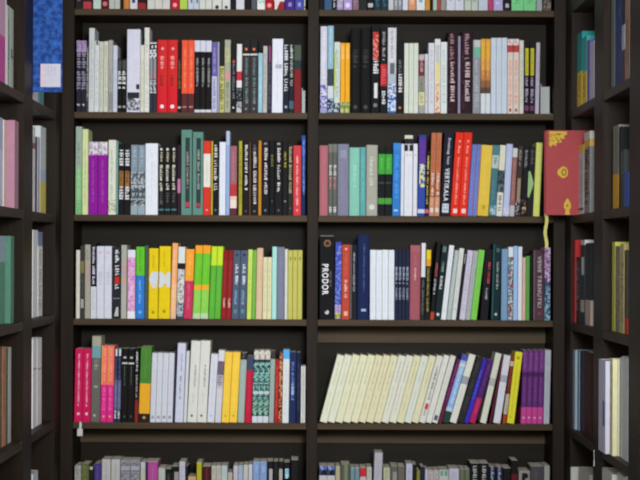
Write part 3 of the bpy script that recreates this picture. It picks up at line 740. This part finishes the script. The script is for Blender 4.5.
DATA['L5'] = '''
74 80.4 463 .6 1 | a8a8a0 | p 464 490 a8a8a0,8c8c86 .1 .9 | grey white paperback with rounded top
80.7 88.6 461.5 .2 1 | 5c6438 | t 466 510 70784c | olive green paperback
89 93.4 465.5 .2 1 | 24241e | d 466.3 b0b0a0 .4 .4 | narrow black paperback with white top mark
93.7 101 461 .2 1 | 443878 | b 462 463.6 7068a0 ; t 466 510 5c5090 .3 .6 | violet blue paperback
101.3 110.2 456.7 .2 1 | b4b2b0 | t 463 510 9c9a98 .4 .6 | taller warm white paperback beside violet one
110.6 119.6 456.8 .2 1 | b0b0ae | t 463 510 989896 .4 .6 | taller white paperback beside patterned greys
120 139.6 457.6 .2 2 | b4b4ae@460 7c7c86 | p 461 490 7c7c86,94949c,686870 ; g 466 470 9c9ca4 .05 .95 .95 .05 | grey patterned paperback
140 145 459.5 .2 1 | b4b4b8@468 b0b0a0 | | ivory paperback
145.4 157.6 459 0 1 | b8a8b4@461 a4488c | b 461 527 3c2844 .01 .2 ; t 466 510 b85ca0 .5 .7 | pink magenta paperback
158 165 465.4 0 1 | a8aca4 | | pale grey green paperback
165.3 171.2 466 0 1 | b0b0a8@468.6 1a1a18 | t 474 510 404040 | black paperback with pale top
171.6 178.6 463.5 0 1 | a8a8a4@465.6 1a1a18@472 8c8c88 | b 472 527 1a1a18 .02 .35 | black paperback with white stripe
179 185 459 0 1 | b4b2c0 | t 466 510 a09eb0 | lavender white paperback
185.4 187.6 464 0 1 | 24222c | | hairline black booklet
187.8 195.8 474 0 1 | b89868 | t 480 510 a08454 | short tan orange paperback
196.4 201.5 459.6 0 1 | a8a888@463 a8a028 | | bright yellow paperback
202 210.8 463.6 0 1 | a09c94@465.4 401820 | b 466 527 5c2830 .4 .6 | dark maroon paperback
211.2 220.8 463 0 2 | aeaca0 | t 468 510 9a988c | beige white paperback
221 227.2 463 0 1 | a4b0b0 | | pale teal grey paperback
227.6 232.3 470 0 1 | a8a490 | t 474 510 b09888 | short cream paperback
232.7 237.4 463 .4 1 | b0acb8 | | thin lilac white paperback
237.6 242.4 462.8 .4 1 | 90a4b4 | | thin light blue paperback
242.7 247.6 462.2 .4 1 | b0aea8 | | thin cream white paperback
247.9 251.8 461.8 .4 1 | b4b6bc | | thin snow white paperback
252.2 266.2 459 .4 2 | a0b0c4@461 7890b8 | t 466 474 90a8cc .4 .7 | cornflower blue paperback
266.6 272.7 458.6 .2 1 | 7c5c58@460 1a1c22 | b 469 527 a49ca0 .35 .9 | black paperback with white label
273 277.9 458.8 .2 1 | 505048@460 1c1c18 | t 464 510 2c2c28 | narrow plain black paperback
278.2 283 459 .2 1 | 1e1c1c | b 469 527 a0a098 .1 .8 | narrow black paperback with beige label
283.3 289.5 460 .2 1 | 1c1a1c | b 469 478 6c98b8 .2 .85 ; t 469 490 98b8cc .3 .8 | black paperback with blue label
289.8 297 457 1 1 | a8a8a8@458.4 1b1b1b | g 457.4 459.4 a8a8a8 .05 .95 .6 .05 | black paperback with white tip
'''
DATA['R5'] = '''
319 334.8 463.4 0 2 | a4a08c@466 2c3460@470 384068@475.6 b0b0b0 | p 466 470 4c5ca0,8090c0,3c4880 .1 .9 ; g 470 475.6 1c2024 .5 .9 .95 .1 | cream paperback with blue sea picture
335.2 340 463.4 0 1 | a49c80 | | plain cream beige paperback
340.5 349.6 461.5 0 1 | 7c7c74@464 50544c | b 464 527 707858 .4 .75 | grey green paperback with olive stripe
350 359.3 465 0 2 | a8b4b8@466 688088 | t 468 510 809498 .4 .6 | grey teal paperback
359.7 366 465 0 1 | a8b0a0@467.5 b42c34@477 b0aca8 | | pale paperback with red label
366.4 371.6 464.5 0 1 | a8aca0 | t 470 510 989c90 | pale grey green paperback
372 380.4 450 2.2 1 | a4a2aa | t 460 510 96949c .4 .55 | tall grey white book sticking up
383 390 465 0 1 | a4a88c | t 470 510 94987c | pale yellow green paperback
390.4 397.4 463.4 0 1 | a09c8c@465 585850 | b 472 527 84847c .3 .9 | dark grey paperback with pale label
397.7 404.6 463.6 0 1 | 98948a@465 605c54 | | grey brown paperback
405 411.6 461 .8 1 | b0b0c0 | t 468 510 9c9cb0 | lilac white paperback
412 415.6 462 .8 1 | 201e20 | | narrow black paperback left of olive strip
415.8 419.4 468 .6 1 | 7c7c34 | | narrow olive yellow booklet
419.6 423.8 464.4 .6 1 | 22263c | | narrow dark navy paperback
424.2 427.4 466.6 .6 1 | a8acb8 | | narrow bluish white booklet
427.7 438.2 467.4 .4 2 | acaaa8 | t 471 510 a08c8c .2 .8 | off white paperback with faint print
438.6 448.2 467.3 .2 1 | a8b0a8 | b 471 476 5c8c70 .15 .42 ; b 471 476 5c8c70 .6 .87 | white paperback with green mark
448.5 458.8 466 .2 1 | b0aebc | t 472 510 a4a2b0 | lavender white paperback
459.2 469.2 466.3 .4 2 | 94988c@468 5c6450 | t 470 510 707860 .4 .6 | olive grey paperback
469.6 488 460.4 .6 2 | a09c94@463 19191b | t 466 510 989898 .3 .7 | black paperback with white lettering and pale top
488.4 502.4 464.4 .4 2 | 444458@465.4 1c2030 | t 467 510 8c94ac .3 .7 | navy paperback with pale lettering
502.8 510.4 465.4 .2 1 | a0a098@467 1c1c1b | | black paperback with pale top edge
511 517.6 457.6 0 1 | 8c8c84@459.4 1c1a1a@474 582024 | | black paperback with reddish foot
518.4 529.8 468.5 0 1 | a8a49c@471 8c8884 | d 476 202020 .6 .25 ; g 473 500 202020 .3 .6 .5 .2 | cream paperback with black scribble
530.2 543.4 463.4 0 1 | a09c98@466 48464a | t 472 510 5c4c54 .3 .6 | dark grey paperback with pale top edge
543.8 549.6 463.2 0 1 | 989890 | | grey cream paperback
'''

BOOKS = []          # every book, before it is decided which get an object of their own


def num(s):
    try:
        return float(s)
    except ValueError:
        return s


def parse_marks(s):
    out = []
    for m in s.split(';'):
        p = m.split()
        if p:
            out.append([p[0]] + [q if (len(q) == 6 and not q.startswith('.')) or ',' in q else num(q) for q in p[1:]])
    return out


ORD = {2: ['left one', 'right one'], 3: ['leftmost', 'middle', 'rightmost'], 4: ['leftmost', 'second', 'third', 'rightmost']}
NUMW = {2: 'two', 3: 'three', 4: 'four'}

for key, txt in DATA.items():
    bay, row = key[0], int(key[1])
    rows = [l for l in txt.strip().split('\n') if l.strip()]
    line_books = []
    for ln in rows:
        cols = [c.strip() for c in ln.split('|')]
        x0, x1, yt, lean, n = cols[0].split()
        x0, x1, yt, lean, n = float(x0), float(x1), float(yt), float(lean), int(n)
        yt += {4: 1.0, 5: 2.5}.get(row, 0)      # on the low shelves the paper tops show above the spines
        desc = cols[3]
        hard = len(cols) > 4 and 'hard' in cols[4]
        for i in range(n):
            a = x0 + (x1 - x0) * i / n
            b = x0 + (x1 - x0) * (i + 1) / n
            rng = random.Random(zlib.crc32(('%s%s%d' % (key, desc, i if n > 1 and False else 0)).encode()))
            pos = random.Random(zlib.crc32(('%s%.1f' % (key, a)).encode()))
            yb = YB[bay][row]
            Y = D + 0.006 + pos.uniform(0, 0.007)
            z0 = ZS[row + 1] + 0.0002
            xa, xb = PX(a, yb, Y), PX(b, yb, Y)
            H = PZ(a, yt, Y) - z0 - pos.uniform(0, 0.0008) * (n > 1)
            L = lean * Y / F
            vis = (b - a) * (min(480, yb) - max(0, yt))
            place = '%s bay %s shelf' % ('left' if bay == 'L' else 'right', SHELFNAME[row])
            label = desc + (', %s of %s' % (ORD[n][i], NUMW[n]) if n > 1 else '') + ', ' + place
            line_books.append(dict(xa=xa, xb=xb, H=H, tan=L / H, Y=Y, z0=z0, bands=cols[1], marks=parse_marks(cols[2]), hard=hard,
                                   yt=yt, yb=yb, seed=rng.random(), d=pos.uniform(0.122, 0.138), vis=vis, label=label,
                                   group='books on the %s shelf, %s bay' % (SHELFNAME[row], 'left' if bay == 'L' else 'right'),
                                   comp=ROWCOMP[row], rot=0.0))
    # a leaning book rests against the next one: never let it lean further than that
    ua, ub = (UX[0][1], UX[1][0]) if bay == 'L' else (UX[1][1], UX[2][0])
    if bay == 'R' and row == 2:
        ub -= 0.0
    limit = (ub - 0.0006, 0.0, 1.0)
    for b in reversed(line_books):
        if limit:
            lx, lt, lh = limit
            zt = min(b['H'], lh)
            b['xb'] = min(b['xb'], lx - 0.0002)
            b['tan'] = min(b['tan'], (lx - 0.0002 + zt * lt - b['xb']) / zt)
        if b['tan'] < 0:
            b['tan'] = 0.0
        b['xa'] = max(b['xa'], ua + 0.0006)
        limit = (b['xa'], b['tan'], b['H'])
    BOOKS += line_books


# books of the two side bookcases: spines turned to the middle of the room
# side bay row | px-a px-b y-top spine-x | colours | print | description
SIDE = '''
L 1 1 | -1 5.4 -40 .724 | b890a8@26 b04c8c | | thick pink book with magenta lower half
L 1 1 | 5.6 7.2 -30 .724 | c0b8c0 | | narrow white booklet
L 1 1 | 7.4 10 6 .722 | 98a094 | t 20 70 707868 | grey green paperback left of dark upright
L 1 1 | 10.2 13.4 9 .722 | a0a8a0 | t 50 60 58444c .1 .9 | pale grey green paperback nearest the dark upright
L 1 2 | -1 3.6 118 .724 | 9ca4c4@150 b0b4cc | | bluish white paperback at the frame edge
L 1 2 | 3.8 5.2 120 .722 | c4b8a0 | | narrow cream booklet
L 1 2 | 14.6 18.6 121 .701 | 98707f | | dusty pink book with purple line and small emblem
L 1 3 | -1 6 236 .724 | 8c98a8@262 568470 | | pale paperback with green lower half
L 1 3 | 10.6 14 236 .711 | 4c7462 | | green book with cover showing
L 1 4 | -1 2 347 .722 | 54483c | p 350 440 54483c,3c4c3c,7c6450 | dark mottled brown book
L 1 4 | 2.4 6 347 .722 | a87458 | t 360 420 885840 | tan orange paperback
L 1 4 | 6.4 8 348 .722 | 3c4c44 | | narrow dark green booklet
L 1 4 | 8.2 11.2 347.5 .722 | a4a8a0 | | greyish white paperback
L 2 1 | 33.6 38 66 .722 | c0c4c4 | | white paperback under the blue booklet
L 2 1 | 39 44 66 .722 | 5c8c90 | | teal paperback under the blue booklet
L 2 2 | 32.6 35.2 127 .722 | c4c4c0 | t 136 200 a8a8a4 ; b 143 149 6c3440 | white paperback with dark red mark
L 2 2 | 35.4 37.2 137 .722 | 38303c | b 143 149 602c48 | narrow dark purple booklet
L 2 2 | 37.6 40 137 .722 | a09cb4 | | lavender grey paperback
L 2 2 | 40.4 46 127 .722 | acb4b4@170 98a8b8@182 b4ac58 | t 140 168 b8c0c0 | pale paperback with yellow foot
L 2 3 | 32.8 37.6 230 .722 | e4e8e8 | t 240 310 c8cccc | white paperback beside the upright
L 2 3 | 38 42.4 232 .722 | 707898@246 dcdcdc | t 250 310 909090 | grey white paperback with bluish top
L 2 4 | 32.8 36.8 338 .722 | d8d8e0 | b 368 369.5 84848c | grey white paperback with cross line
L 2 4 | 37.2 41.6 338 .722 | dcdce2 | b 368 369.5 8c8c94 | light grey paperback
L 2 5 | 33 38 472 .722 | b0b4bc | | white paperback top
R 2 1 | 577 582 33 .714 | 2c8080@72 d0a840 | t 76 98 a08430 | teal over yellow paperback
R 2 1 | 582.3 586.6 37 .714 | 409494@72 d0a840 | t 76 98 a08430 | lighter teal over yellow paperback
R 2 1 | 587 589.6 40 .714 | 605c9c | | narrow violet booklet
R 2 1 | 590 594 42 .714 | b0aab8 | | lilac white booklet
R 2 2 | 578.7 584 145 .714 | c4b050@153 b4b8bc | t 160 205 9ca0a4 ; b 208 210 404040 | white paperback with yellow top
R 2 2 | 584.2 589.8 132 .714 | b4b4b0@140 c4a050@147 787c7c | t 150 206 2c2c2c .1 .9 | black lettered white paperback with yellow band
R 2 3 | 569.6 575 240 .704 | 8c2626 | t 250 312 7c2222 | red paperback
R 2 3 | 576 580 257 .707 | 242426 | t 262 312 606468 .1 .9 | black paperback with grey lettering
R 2 3 | 580.4 584.6 240 .709 | b0acac@245 2c2c30 | b 257 275 a8acac .2 .9 ; b 300 312 a4988c | black paperback with white patch
R 2 3 | 585 590.6 243 .711 | 28262a@300 a08c84 | | black paperback with pale foot
R 2 4 | 571 575 350 .706 | 788894 | t 360 420 8c9ca8 | grey blue paperback
R 2 4 | 575.4 579 350 .712 | 6c7c8c | t 360 420 7c8c9c | steel grey paperback
R 2 4 | 579.4 583.4 351 .714 | 28303c | | dark navy paperback
R 2 4 | 584 590 352 .714 | 34201f | | dark maroon paperback
R 2 5 | 565.5 571 467 .70 | a4a49c | | grey white book near the corner
R 2 5 | 579 590 471 .714 | a8a8a0 | | pale cream book
R 1 1 | 611 614.6 -20 .714 | 5c605c | | dark grey paperback
R 1 1 | 615 618 -20 .714 | 202c4c | t 10 70 405080 | navy paperback
R 1 1 | 618.3 621.4 -30 .714 | 24305c | t 0 70 3c4c80 | blue navy paperback
R 1 1 | 621.7 624.6 -10 .714 | 28262c@25 8c8c90@50 402c30 | | dark paperback with grey middle
R 1 1 | 625 629.4 -15 .714 | 84685c | t 20 70 705448 | brown pink paperback
R 1 2 | 613 618.6 125.5 .714 | 68685e@174 b08428 | t 130 172 707068 | thin grey booklet with yellow lower half
R 1 2 | 618.8 620.8 127 .714 | 1a1c1e | | narrow black booklet
R 1 2 | 620.9 624.2 150 .714 | 34393b | p 152 174 34393b,50565a | grey patterned paperback
R 1 2 | 624.6 628.6 172 .714 | 30488c | | short blue booklet
R 1 3 | 612 615 242 .714 | a09c44 | | olive yellow booklet
R 1 3 | 615.4 619.8 246 .714 | 6c6858 | p 248 320 6c6858,8c8468,4c483c | mottled olive brown paperback
R 1 3 | 620.2 623.8 244 .714 | 9c9060 | p 262 322 a89c6c,6c5c48 | khaki paperback
R 1 3 | 624.4 627 250 .714 | 444038@318 903430 | | narrow dark booklet with red foot
R 1 4 | 598.6 605.4 360 .69 | acaabc | b 400 425 60608c .6 .9 | lavender white paperback
R 1 4 | 606 612.6 358 .70 | bcb894 | t 365 440 a4a080 | cream paperback
R 1 4 | 613.2 616.6 358 .711 | b4b4a0 | t 370 440 404038 .6 .9 | cream white paperback with dark lettering
R 1 4 | 617 621.4 357 .715 | a8a89c | t 365 440 94948a | stone grey paperback
R 1 4 | 621.8 628 357 .714 | b0b4b4 | | grey white paperback
R 1 5 | 602 612 471 .70 | acaca4 | | pale book top
R 1 5 | 613 624 470 .712 | b0b0a8 | | cream book top
'''
for ln in SIDE.strip().split('\n'):
    c = [q.strip() for q in ln.split('|')]
    sd, by, row = c[0].split()
    by, row = int(by), int(row)
    pa, pb, yt, xs = [float(v) for v in c[1].split()]
    s = -1 if sd == 'L' else 1
    ym = {1: 60, 2: 165, 3: 280, 4: 390, 5: 475}[row]
    roll = ROLL * (ym - VY)
    ya, yb_ = sorted((F * xs / abs(pa - VX + roll), F * xs / abs(pb - VX + roll)))
    lo, hi = BAYS[0] if by == 2 else BAYS[1]
    ya, yb_ = max(ya, lo + 0.001), min(yb_, hi - 0.001)
    if yb_ - ya < 0.006:
        yb_ = min(hi - 0.001, ya + 0.02)
        ya = min(ya, yb_ - 0.02)
    ymid = (ya + yb_) / 2
    z0 = (ZS_L if sd == 'L' else ZS_R)[row + 1] + 0.0002
    H = PZ(pa, yt, ymid) - z0
    ybase = VY + ROLL * (pa - VX) - (z0 - ZC) * F / ymid
    hw = 'left' if sd == 'L' else 'right'
    bw = 'near' if by == 1 else 'corner'
    BOOKS.append(dict(side=s, sx=s * xs, ya=ya, yb_=yb_, H=H, tan=0, z0=z0, bands=c[2], marks=parse_marks(c[3]), hard=False,
                      yt=yt, yb=ybase, seed=len(BOOKS) * 0.01, d=0.13, vis=abs(pb - pa) * (min(480, ybase) - max(0, yt)),
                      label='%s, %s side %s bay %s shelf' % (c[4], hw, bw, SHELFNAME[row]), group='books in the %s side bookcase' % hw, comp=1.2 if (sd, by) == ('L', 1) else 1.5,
                      desc=c[4]))


runs = {}
for b in BOOKS:
    if 'side' in b:
        runs.setdefault((b['side'], b['z0'], b['ya'] > 3.7 * K), []).append(b)
for run in runs.values():
    run.sort(key=lambda q: -(q['ya'] + q['yb_']))
    top = 99.0
    for q in run:
        q['yb_'] = min(q['yb_'], top - 0.0004)
        q['ya'] = min(q['ya'], q['yb_'] - 0.008)
        top = q['ya']
        q['H'] = min(q['H'], 0.250)


def build_book(b, bm, bmts, bmp, pal, palt, palp):
    """mesh data of one book in its own coordinates: spine at y=0, foot at z=0, middle at x=0"""
    if 'side' in b:
        w, h, th = b['yb_'] - b['ya'] - 0.0006, b['H'], 0.0
    else:
        th = math.atan(b['tan'])
        w = (b['xb'] - b['xa']) * math.cos(th) - 0.0004
        h = (b['H'] - w * math.sin(th)) / math.cos(th)

    def zof(y):
        return max(0.001, min(h - 0.0006, (b['yb'] - float(y)) / (b['yb'] - b['yt']) * h))
    bands = parse_bands(b['bands'], zof, h)
    t = cover_into(bm, pal, w, h, b['d'], bands, b['hard'])
    marks_into(bm, bmts, pal, palt, b['marks'], w, zof, random.Random(b['seed']), bands)
    ins = 0.003 if b['hard'] else 0.0008
    box_into(bmp, -w / 2 + t, w / 2 - t, 0.0042, b['d'] - (0.003 if b['hard'] else 0.0006), ins * 0.6, h - ins, palp('e0d8c4', 'book_paper'))
    return w, h, th


def placement(b, w, th):
    if 'side' in b:
        rz = math.pi / 2 if b['side'] < 0 else -math.pi / 2
        return Matrix.Translation((b['sx'], (b['ya'] + b['yb_']) / 2, b['z0'])) @ Matrix.Rotation(rz, 4, 'Z')
    # pivot on the lower right corner
    return (Matrix.Translation((b['xb'] - 0.0002, b['Y'], b['z0'])) @ Matrix.Rotation(th, 4, 'Y') @ Matrix.Translation((-w / 2, 0, 0)))


ranked = sorted(range(len(BOOKS)), key=lambda i: -BOOKS[i]['vis'])
OWN = set(ranked[:300])
rest_pal = {}
rest_mats = []
labels = {}
rest_all = bmesh.new()


def pour(src, mats, M, dst):
    """add a small mesh to the one object that holds the rest of the books"""
    vm = {}
    for v in src.verts:
        vm[v] = dst.verts.new(M @ v.co)
    for f in src.faces:
        nf = dst.faces.new([vm[v] for v in f.verts])
        m = mats[f.material_index]
        if m.name not in rest_pal:
            rest_pal[m.name] = len(rest_mats)
            rest_mats.append(m)
        nf.material_index = rest_pal[m.name]


made = {}
for i, b in enumerate(BOOKS):
    bm, bmts, bmp = bmesh.new(), [], bmesh.new()
    pal, palt, palp = Pal(b['comp']), Pal(b['comp']), Pal(1.0)
    w, h, th = build_book(b, bm, bmts, bmp, pal, palt, palp)
    M = placement(b, w, th)
    if i in OWN:
        root = empty('book')
        root.matrix_world = M
        tag(root, b['label'], 'book', b['group'])
        labels.setdefault(b['label'], []).append(i)
        bmesh.ops.recalc_face_normals(bm, faces=[f for f in bm.faces if len(f.verts) > 8][:2] or bm.faces[:])
        link('cover', mesh_of(bm, 'cover', pal.m), root)
        link('page_block', mesh_of(bmp, 'page_block', palp.m), root)
        for q in bmts:
            if len(q.faces):
                link('spine_title', mesh_of(q, 'spine_title', palt.m), root)
            else:
                q.free()
        made[b['label']] = (root, w, h)
    else:
        pour(bm, pal.m, M, rest_all)
        pour(bmp, palp.m, M, rest_all)
        for q in bmts:
            pour(q, palt.m, M, rest_all)
            q.free()
        bm.free(); bmp.free()
rest = link('books', mesh_of(rest_all, 'books', rest_mats))
rest['kind'] = 'stuff'
tag(rest, 'the thinnest and cut-off books among the others on all the shelves', 'books')
bad = {k: v for k, v in labels.items() if len(v) > 1 or len(k.split()) > 16 or len(k.split()) < 4}
if bad:
    print('LABELS', bad)
print('BOOKS', len(BOOKS), 'own', len(OWN), 'smallest own', BOOKS[ranked[min(299, len(ranked) - 1)]]['vis'])


# ------------------------------------------------------------------ books that show their covers
def face_book(name, label, x0, x1, y0, y1, z0, z1, hexcol, group, spine_left=False, comp=1.0):
    """a closed book standing across the view: cover towards -y, fore-edge or spine towards the middle"""
    root = empty(name, ((x0 + x1) / 2, y0, z0))
    tag(root, label, 'book', group)
    w, t, h = x1 - x0, y1 - y0, z1 - z0
    bm = bmesh.new()
    m = paint(hexcol, comp, 0.45)
    box_into(bm, -w / 2, w / 2, 0, 0.003, 0, h, bev=0.0008)
    box_into(bm, -w / 2, w / 2, t - 0.003, t, 0, h, bev=0.0008)
    if spine_left:
        box_into(bm, -w / 2, -w / 2 + 0.003, 0.0031, t - 0.0031, 0, h, bev=0.0006)
    else:
        box_into(bm, w / 2 - 0.003, w / 2, 0.0031, t - 0.0031, 0, h, bev=0.0006)
    link('cover', mesh_of(bm, 'cover', [m]), root)
    bm = bmesh.new()
    box_into(bm, -w / 2 + 0.004, w / 2 - 0.004, 0.0032, t - 0.0032, 0.003, h - 0.003)
    link('page_block', mesh_of(bm, 'page_block', [paint('e8e0d8', 1.0, 0.85, 'book_paper')]), root)
    return root, w, h


YR = 4.066 * K
xr0, xr1 = PX(545.8, 170, YR), PX(545.8, 170, YR) + 0.135
zr1 = PZ(560, 130.3, YR)
red, w, h = face_book('book', 'red hardback with gold ornaments, cover turned to us, sticking out of right bookcase', xr0, xr1, YR, YR + 0.05, ZS_R[3] + 0.0002, zr1, 'a04648', 'books in the right side bookcase')


def rx(px):
    return PX(px, 170, YR) - (xr0 + xr1) / 2


def rz(py):
    return PZ(560, py, YR) - ZS_R[3] - 0.0002


gold = paint('c8a440', 1.0, 0.35)
dark = paint('8c6c28', 1.0, 0.35)
rg = random.Random(5)


def ornament(name, polys, discs, label):
    bm = bmesh.new()
    for pts in polys:
        bm.faces.new([bm.verts.new((rx(a), -0.0004, rz(c))) for a, c in pts])
    for a, c, r, asp, mi, lift in discs:
        disc_into(bm, mi, rx(a), rz(c), r, -0.0004 - lift, 14, asp)
    bmesh.ops.recalc_face_normals(bm, faces=bm.faces[:])
    o = link(name, mesh_of(bm, name, [gold, dark]), red)
    o['label'] = label


ornament('gold_corner', [[(549, 131.3), (566.5, 131.3), (567, 134.5), (563.8, 135.6), (564.6, 138.6), (560.6, 139), (561.6, 142.6), (556.6, 142.6), (556, 146), (552.6, 144.2), (550.6, 147.4), (549, 145)]],
         [(rg.uniform(550, 561), rg.uniform(133, 141.5), 0.0022, 1, 1, 0.0003) for _ in range(15)], 'gold scrolled corner ornament')
ornament('gold_medallion', [], [(563.4, 172.3, 0.0125, 1.25, 0, 0), (559.6, 172.3, 0.006, 1.5, 0, 0.0001), (564, 172.3, 0.0075, 1.3, 1, 0.0003), (564, 172.3, 0.0036, 1.4, 0, 0.0006)], 'gold oval medallion')
ornament('gold_foot_ornament', [[(567.5, 198), (571, 203.5), (571.2, 208), (569.4, 209.4), (570.2, 214.6), (565, 214.6), (565.8, 209.4), (564, 208), (564.2, 203.5)]],
         [(567.5, 205.5, 0.003, 1.2, 1, 0.0003)], 'gold foot ornament')


def ribbon(parent, pts, width, hexcol, label):
    """a flat ribbon through points given in the parent's coordinates"""
    bm = bmesh.new()
    prev = None
    for i, (x, y, z) in enumerate(pts):
        ring = [bm.verts.new((x + dx, y + dy, z)) for dx, dy in ((-width / 2, -0.0004), (width / 2, -0.0004), (width / 2, 0.0004), (-width / 2, 0.0004))]
        if prev:
            for k in range(4):
                bm.faces.new((prev[k], prev[(k + 1) % 4], ring[(k + 1) % 4], ring[k]))
        else:
            bm.faces.new(ring)
        prev = ring
    bm.faces.new(prev)
    o = link('ribbon', mesh_of(bm, 'ribbon', [paint(hexcol, 1.0, 0.4, 'woven_ribbon')]), parent)
    o['label'] = label
    return o


pr = []
for k in range(12):
    py = 214 + 34 * k / 11
    pr.append((rx(546.9 + 0.9 * math.sin(k * 0.8)), 0.02 + 0.003 * math.sin(k * 0.9), rz(py)))
ribbon(red, pr, 0.0085, 'c8c070', 'yellow ribbon bookmark')

# blue booklet held between the row and the upright of the left bookcase
YBL = 3.775 * K
xb0, xb1 = PX(31, 45, YBL) - 0.02, PX(62, 45, YBL)
zb0, zb1 = PZ(45, 92, YBL), PZ(45, -38, YBL)
blue = empty('booklet', (xb0, YBL, zb0))
tag(blue, 'blue mottled booklet with white label, sticking out of left bookcase', 'booklet')
m, N, L, B = node_mat('blue_mottled_cover')
tc = N.new('ShaderNodeTexCoord')
nz = N.new('ShaderNodeTexNoise'); nz.inputs['Scale'].default_value = 70; nz.inputs['Detail'].default_value = 2
B.inputs['Specular IOR Level'].default_value = 0.05
cr = N.new('ShaderNodeValToRGB')
cr.color_ramp.elements[0].position = 0.38; cr.color_ramp.elements[0].color = (0.010, 0.040, 0.19, 1)
cr.color_ramp.elements[1].position = 0.66; cr.color_ramp.elements[1].color = (0.034, 0.12, 0.42, 1)
L.new(tc.outputs['Object'], nz.inputs['Vector']); L.new(nz.outputs['Fac'], cr.inputs['Fac']); L.new(cr.outputs['Color'], B.inputs['Base Color'])
B.inputs['Roughness'].default_value = 0.4
w, h = xb1 - xb0, zb1 - zb0
bm = bmesh.new()
box_into(bm, 0, w, 0, 0.0012, 0, h, bev=0.0003)
box_into(bm, 0, w, 0.0078, 0.009, 0, h, bev=0.0003)
box_into(bm, 0, 0.0012, 0.0013, 0.0077, 0, h)
link('cover', mesh_of(bm, 'cover', [m]), blue)
bm = bmesh.new()
box_into(bm, 0.0013, w - 0.001, 0.0013, 0.0077, 0.0005, h - 0.0005)
link('page_block', mesh_of(bm, 'page_block', [paint('e8e0d8', 1.0, 0.85, 'book_paper')]), blue)
bm = bmesh.new()
lx0, lx1 = PX(40.5, 75, YBL) - xb0, PX(60.6, 75, YBL) - xb0
lz0, lz1 = PZ(50, 87, YBL) - zb0, PZ(50, 63.8, YBL) - zb0
box_into(bm, lx0, lx1, -0.0003, -0.00005, lz0, lz1, 0)
quad(bm, lx0 + 0.001, lx0 + 0.006, lz0 + 0.004, lz1 - 0.003, -0.0005, 1)
for k in range(3):
    glyphs_into(bm, 2, lx0 + 0.018 + k * 0.008, lx0 + 0.022 + k * 0.008, lz0 + 0.028, lz1 - 0.006, random.Random(k), -0.0005)
bmesh.ops.recalc_face_normals(bm, faces=bm.faces[:])
o = link('price_label', mesh_of(bm, 'price_label', [paint('ccc8d4', 0.85, 0.5, 'label_paper'), paint('c8a8b0', 1.2, 0.5, 'label_paper'), paint('9890a8', 1.2, 0.5, 'label_paper')]), blue)
o['label'] = 'white price label'


def child_near(word, fn):
    for lab, (root, w, h) in made.items():
        if word in lab:
            fn(root, w, h)
            return
    print('NOT OWN', word)


# white tassel of the first magenta book hanging over the shelf edge
def tassel(root, w, h):
    b = [q for q in BOOKS if q['label'] == root['label']][0]
    s = F / D
    pts = [(0.007, 0.004, 0.002), (0.0085, -0.016, 0.0), (0.009, -0.0185, -0.004), (0.009, -0.019, -0.012), (0.008, -0.019, -0.018)]
    rb = ribbon(root, pts, 0.0065, 'c8c8c8', 'white ribbon bookmark')
    bm = bmesh.new()
    for k in range(7):
        x = 0.008 + (k - 3) * 0.0021
        box_into(bm, x - 0.00115, x + 0.00115, -0.0200, -0.0184, -0.038 + 0.002 * (k % 2), -0.0175)
    link('tassel', mesh_of(bm, 'tassel', [paint('c8c8c8', 1.0, 0.6, 'woven_ribbon')]), rb)


child_near('magenta red book, left one', tassel)


# clear bookends leaning at the right end of both second shelves
m, N, L, B = node_mat('frosted_plastic')
B.inputs['Base Color'].default_value = (0.42, 0.46, 0.45, 1)
B.inputs['Roughness'].default_value = 0.3
B.inputs['Alpha'].default_value = 0.5
nz = N.new('ShaderNodeTexNoise'); nz.inputs['Scale'].default_value = 30
mr = N.new('ShaderNodeMapRange'); mr.inputs['To Min'].default_value = 0.25; mr.inputs['To Max'].default_value = 0.4
L.new(nz.outputs['Fac'], mr.inputs['Value']); L.new(mr.outputs['Result'], B.inputs['Roughness'])
for a, b_, top, word, bay in ((301.8, 305, 88, 'left', 'L'), (540.6, 551.2, 84, 'right', 'R')):
    Y = D + 0.01
    z0 = ZS[2] + 0.0004
    x0, x1 = PX(a, 112, Y), PX(b_, 112, Y)
    x0, x1 = (x0, min(x1, UX[1][0] - 0.0008)) if bay == 'L' else (x0, min(x1, UX[2][0] - 0.0008))
    r = empty('bookend', (x0, Y, z0))
    tag(r, 'translucent grey plastic bookend at right end of %s bay second shelf' % word, 'bookend', 'plastic bookends')
    zt = PZ(a, top, Y) - z0
    wd = x1 - x0
    bm = bmesh.new()
    prof = [(0.0, 0.0), (0.1, 0.0), (0.1, zt * 0.8), (0.07, zt), (0.0, zt)]
    fr = [bm.verts.new((0.0, y, z)) for y, z in prof]
    bk = [bm.verts.new((0.002, y, z)) for y, z in prof]
    bm.faces.new(fr); bm.faces.new(bk[::-1])
    for k in range(5):
        bm.faces.new((fr[k], fr[(k + 1) % 5], bk[(k + 1) % 5], bk[k]))
    link('upright_plate', mesh_of(bm, 'upright_plate', [m]), r)
    board('foot_plate', (0.0022, wd, 0, 0.1, 0, 0.0018), m, r, bev=0.0004)
    board('back_rib', (0.0022, wd, 0.05, 0.052, 0.0019, zt * 0.95), m, r, bev=0.0003)

# string tag hanging from the right side bookcase shelf
def hang_tag(root, w, h):
    bm = bmesh.new()
    box_into(bm, -0.0005, 0.0005, -0.0185, -0.0175, -0.022, 0.004)
    box_into(bm, -0.0045, 0.0045, -0.0190, -0.0175, -0.034, -0.0215)
    link('string_tag', mesh_of(bm, 'string_tag', [paint('c0c0c0', 1.2, 0.6, 'label_paper')]), root)


child_near('lavender white paperback, right side near bay', hang_tag)
print('MATERIALS', len(bpy.data.materials))
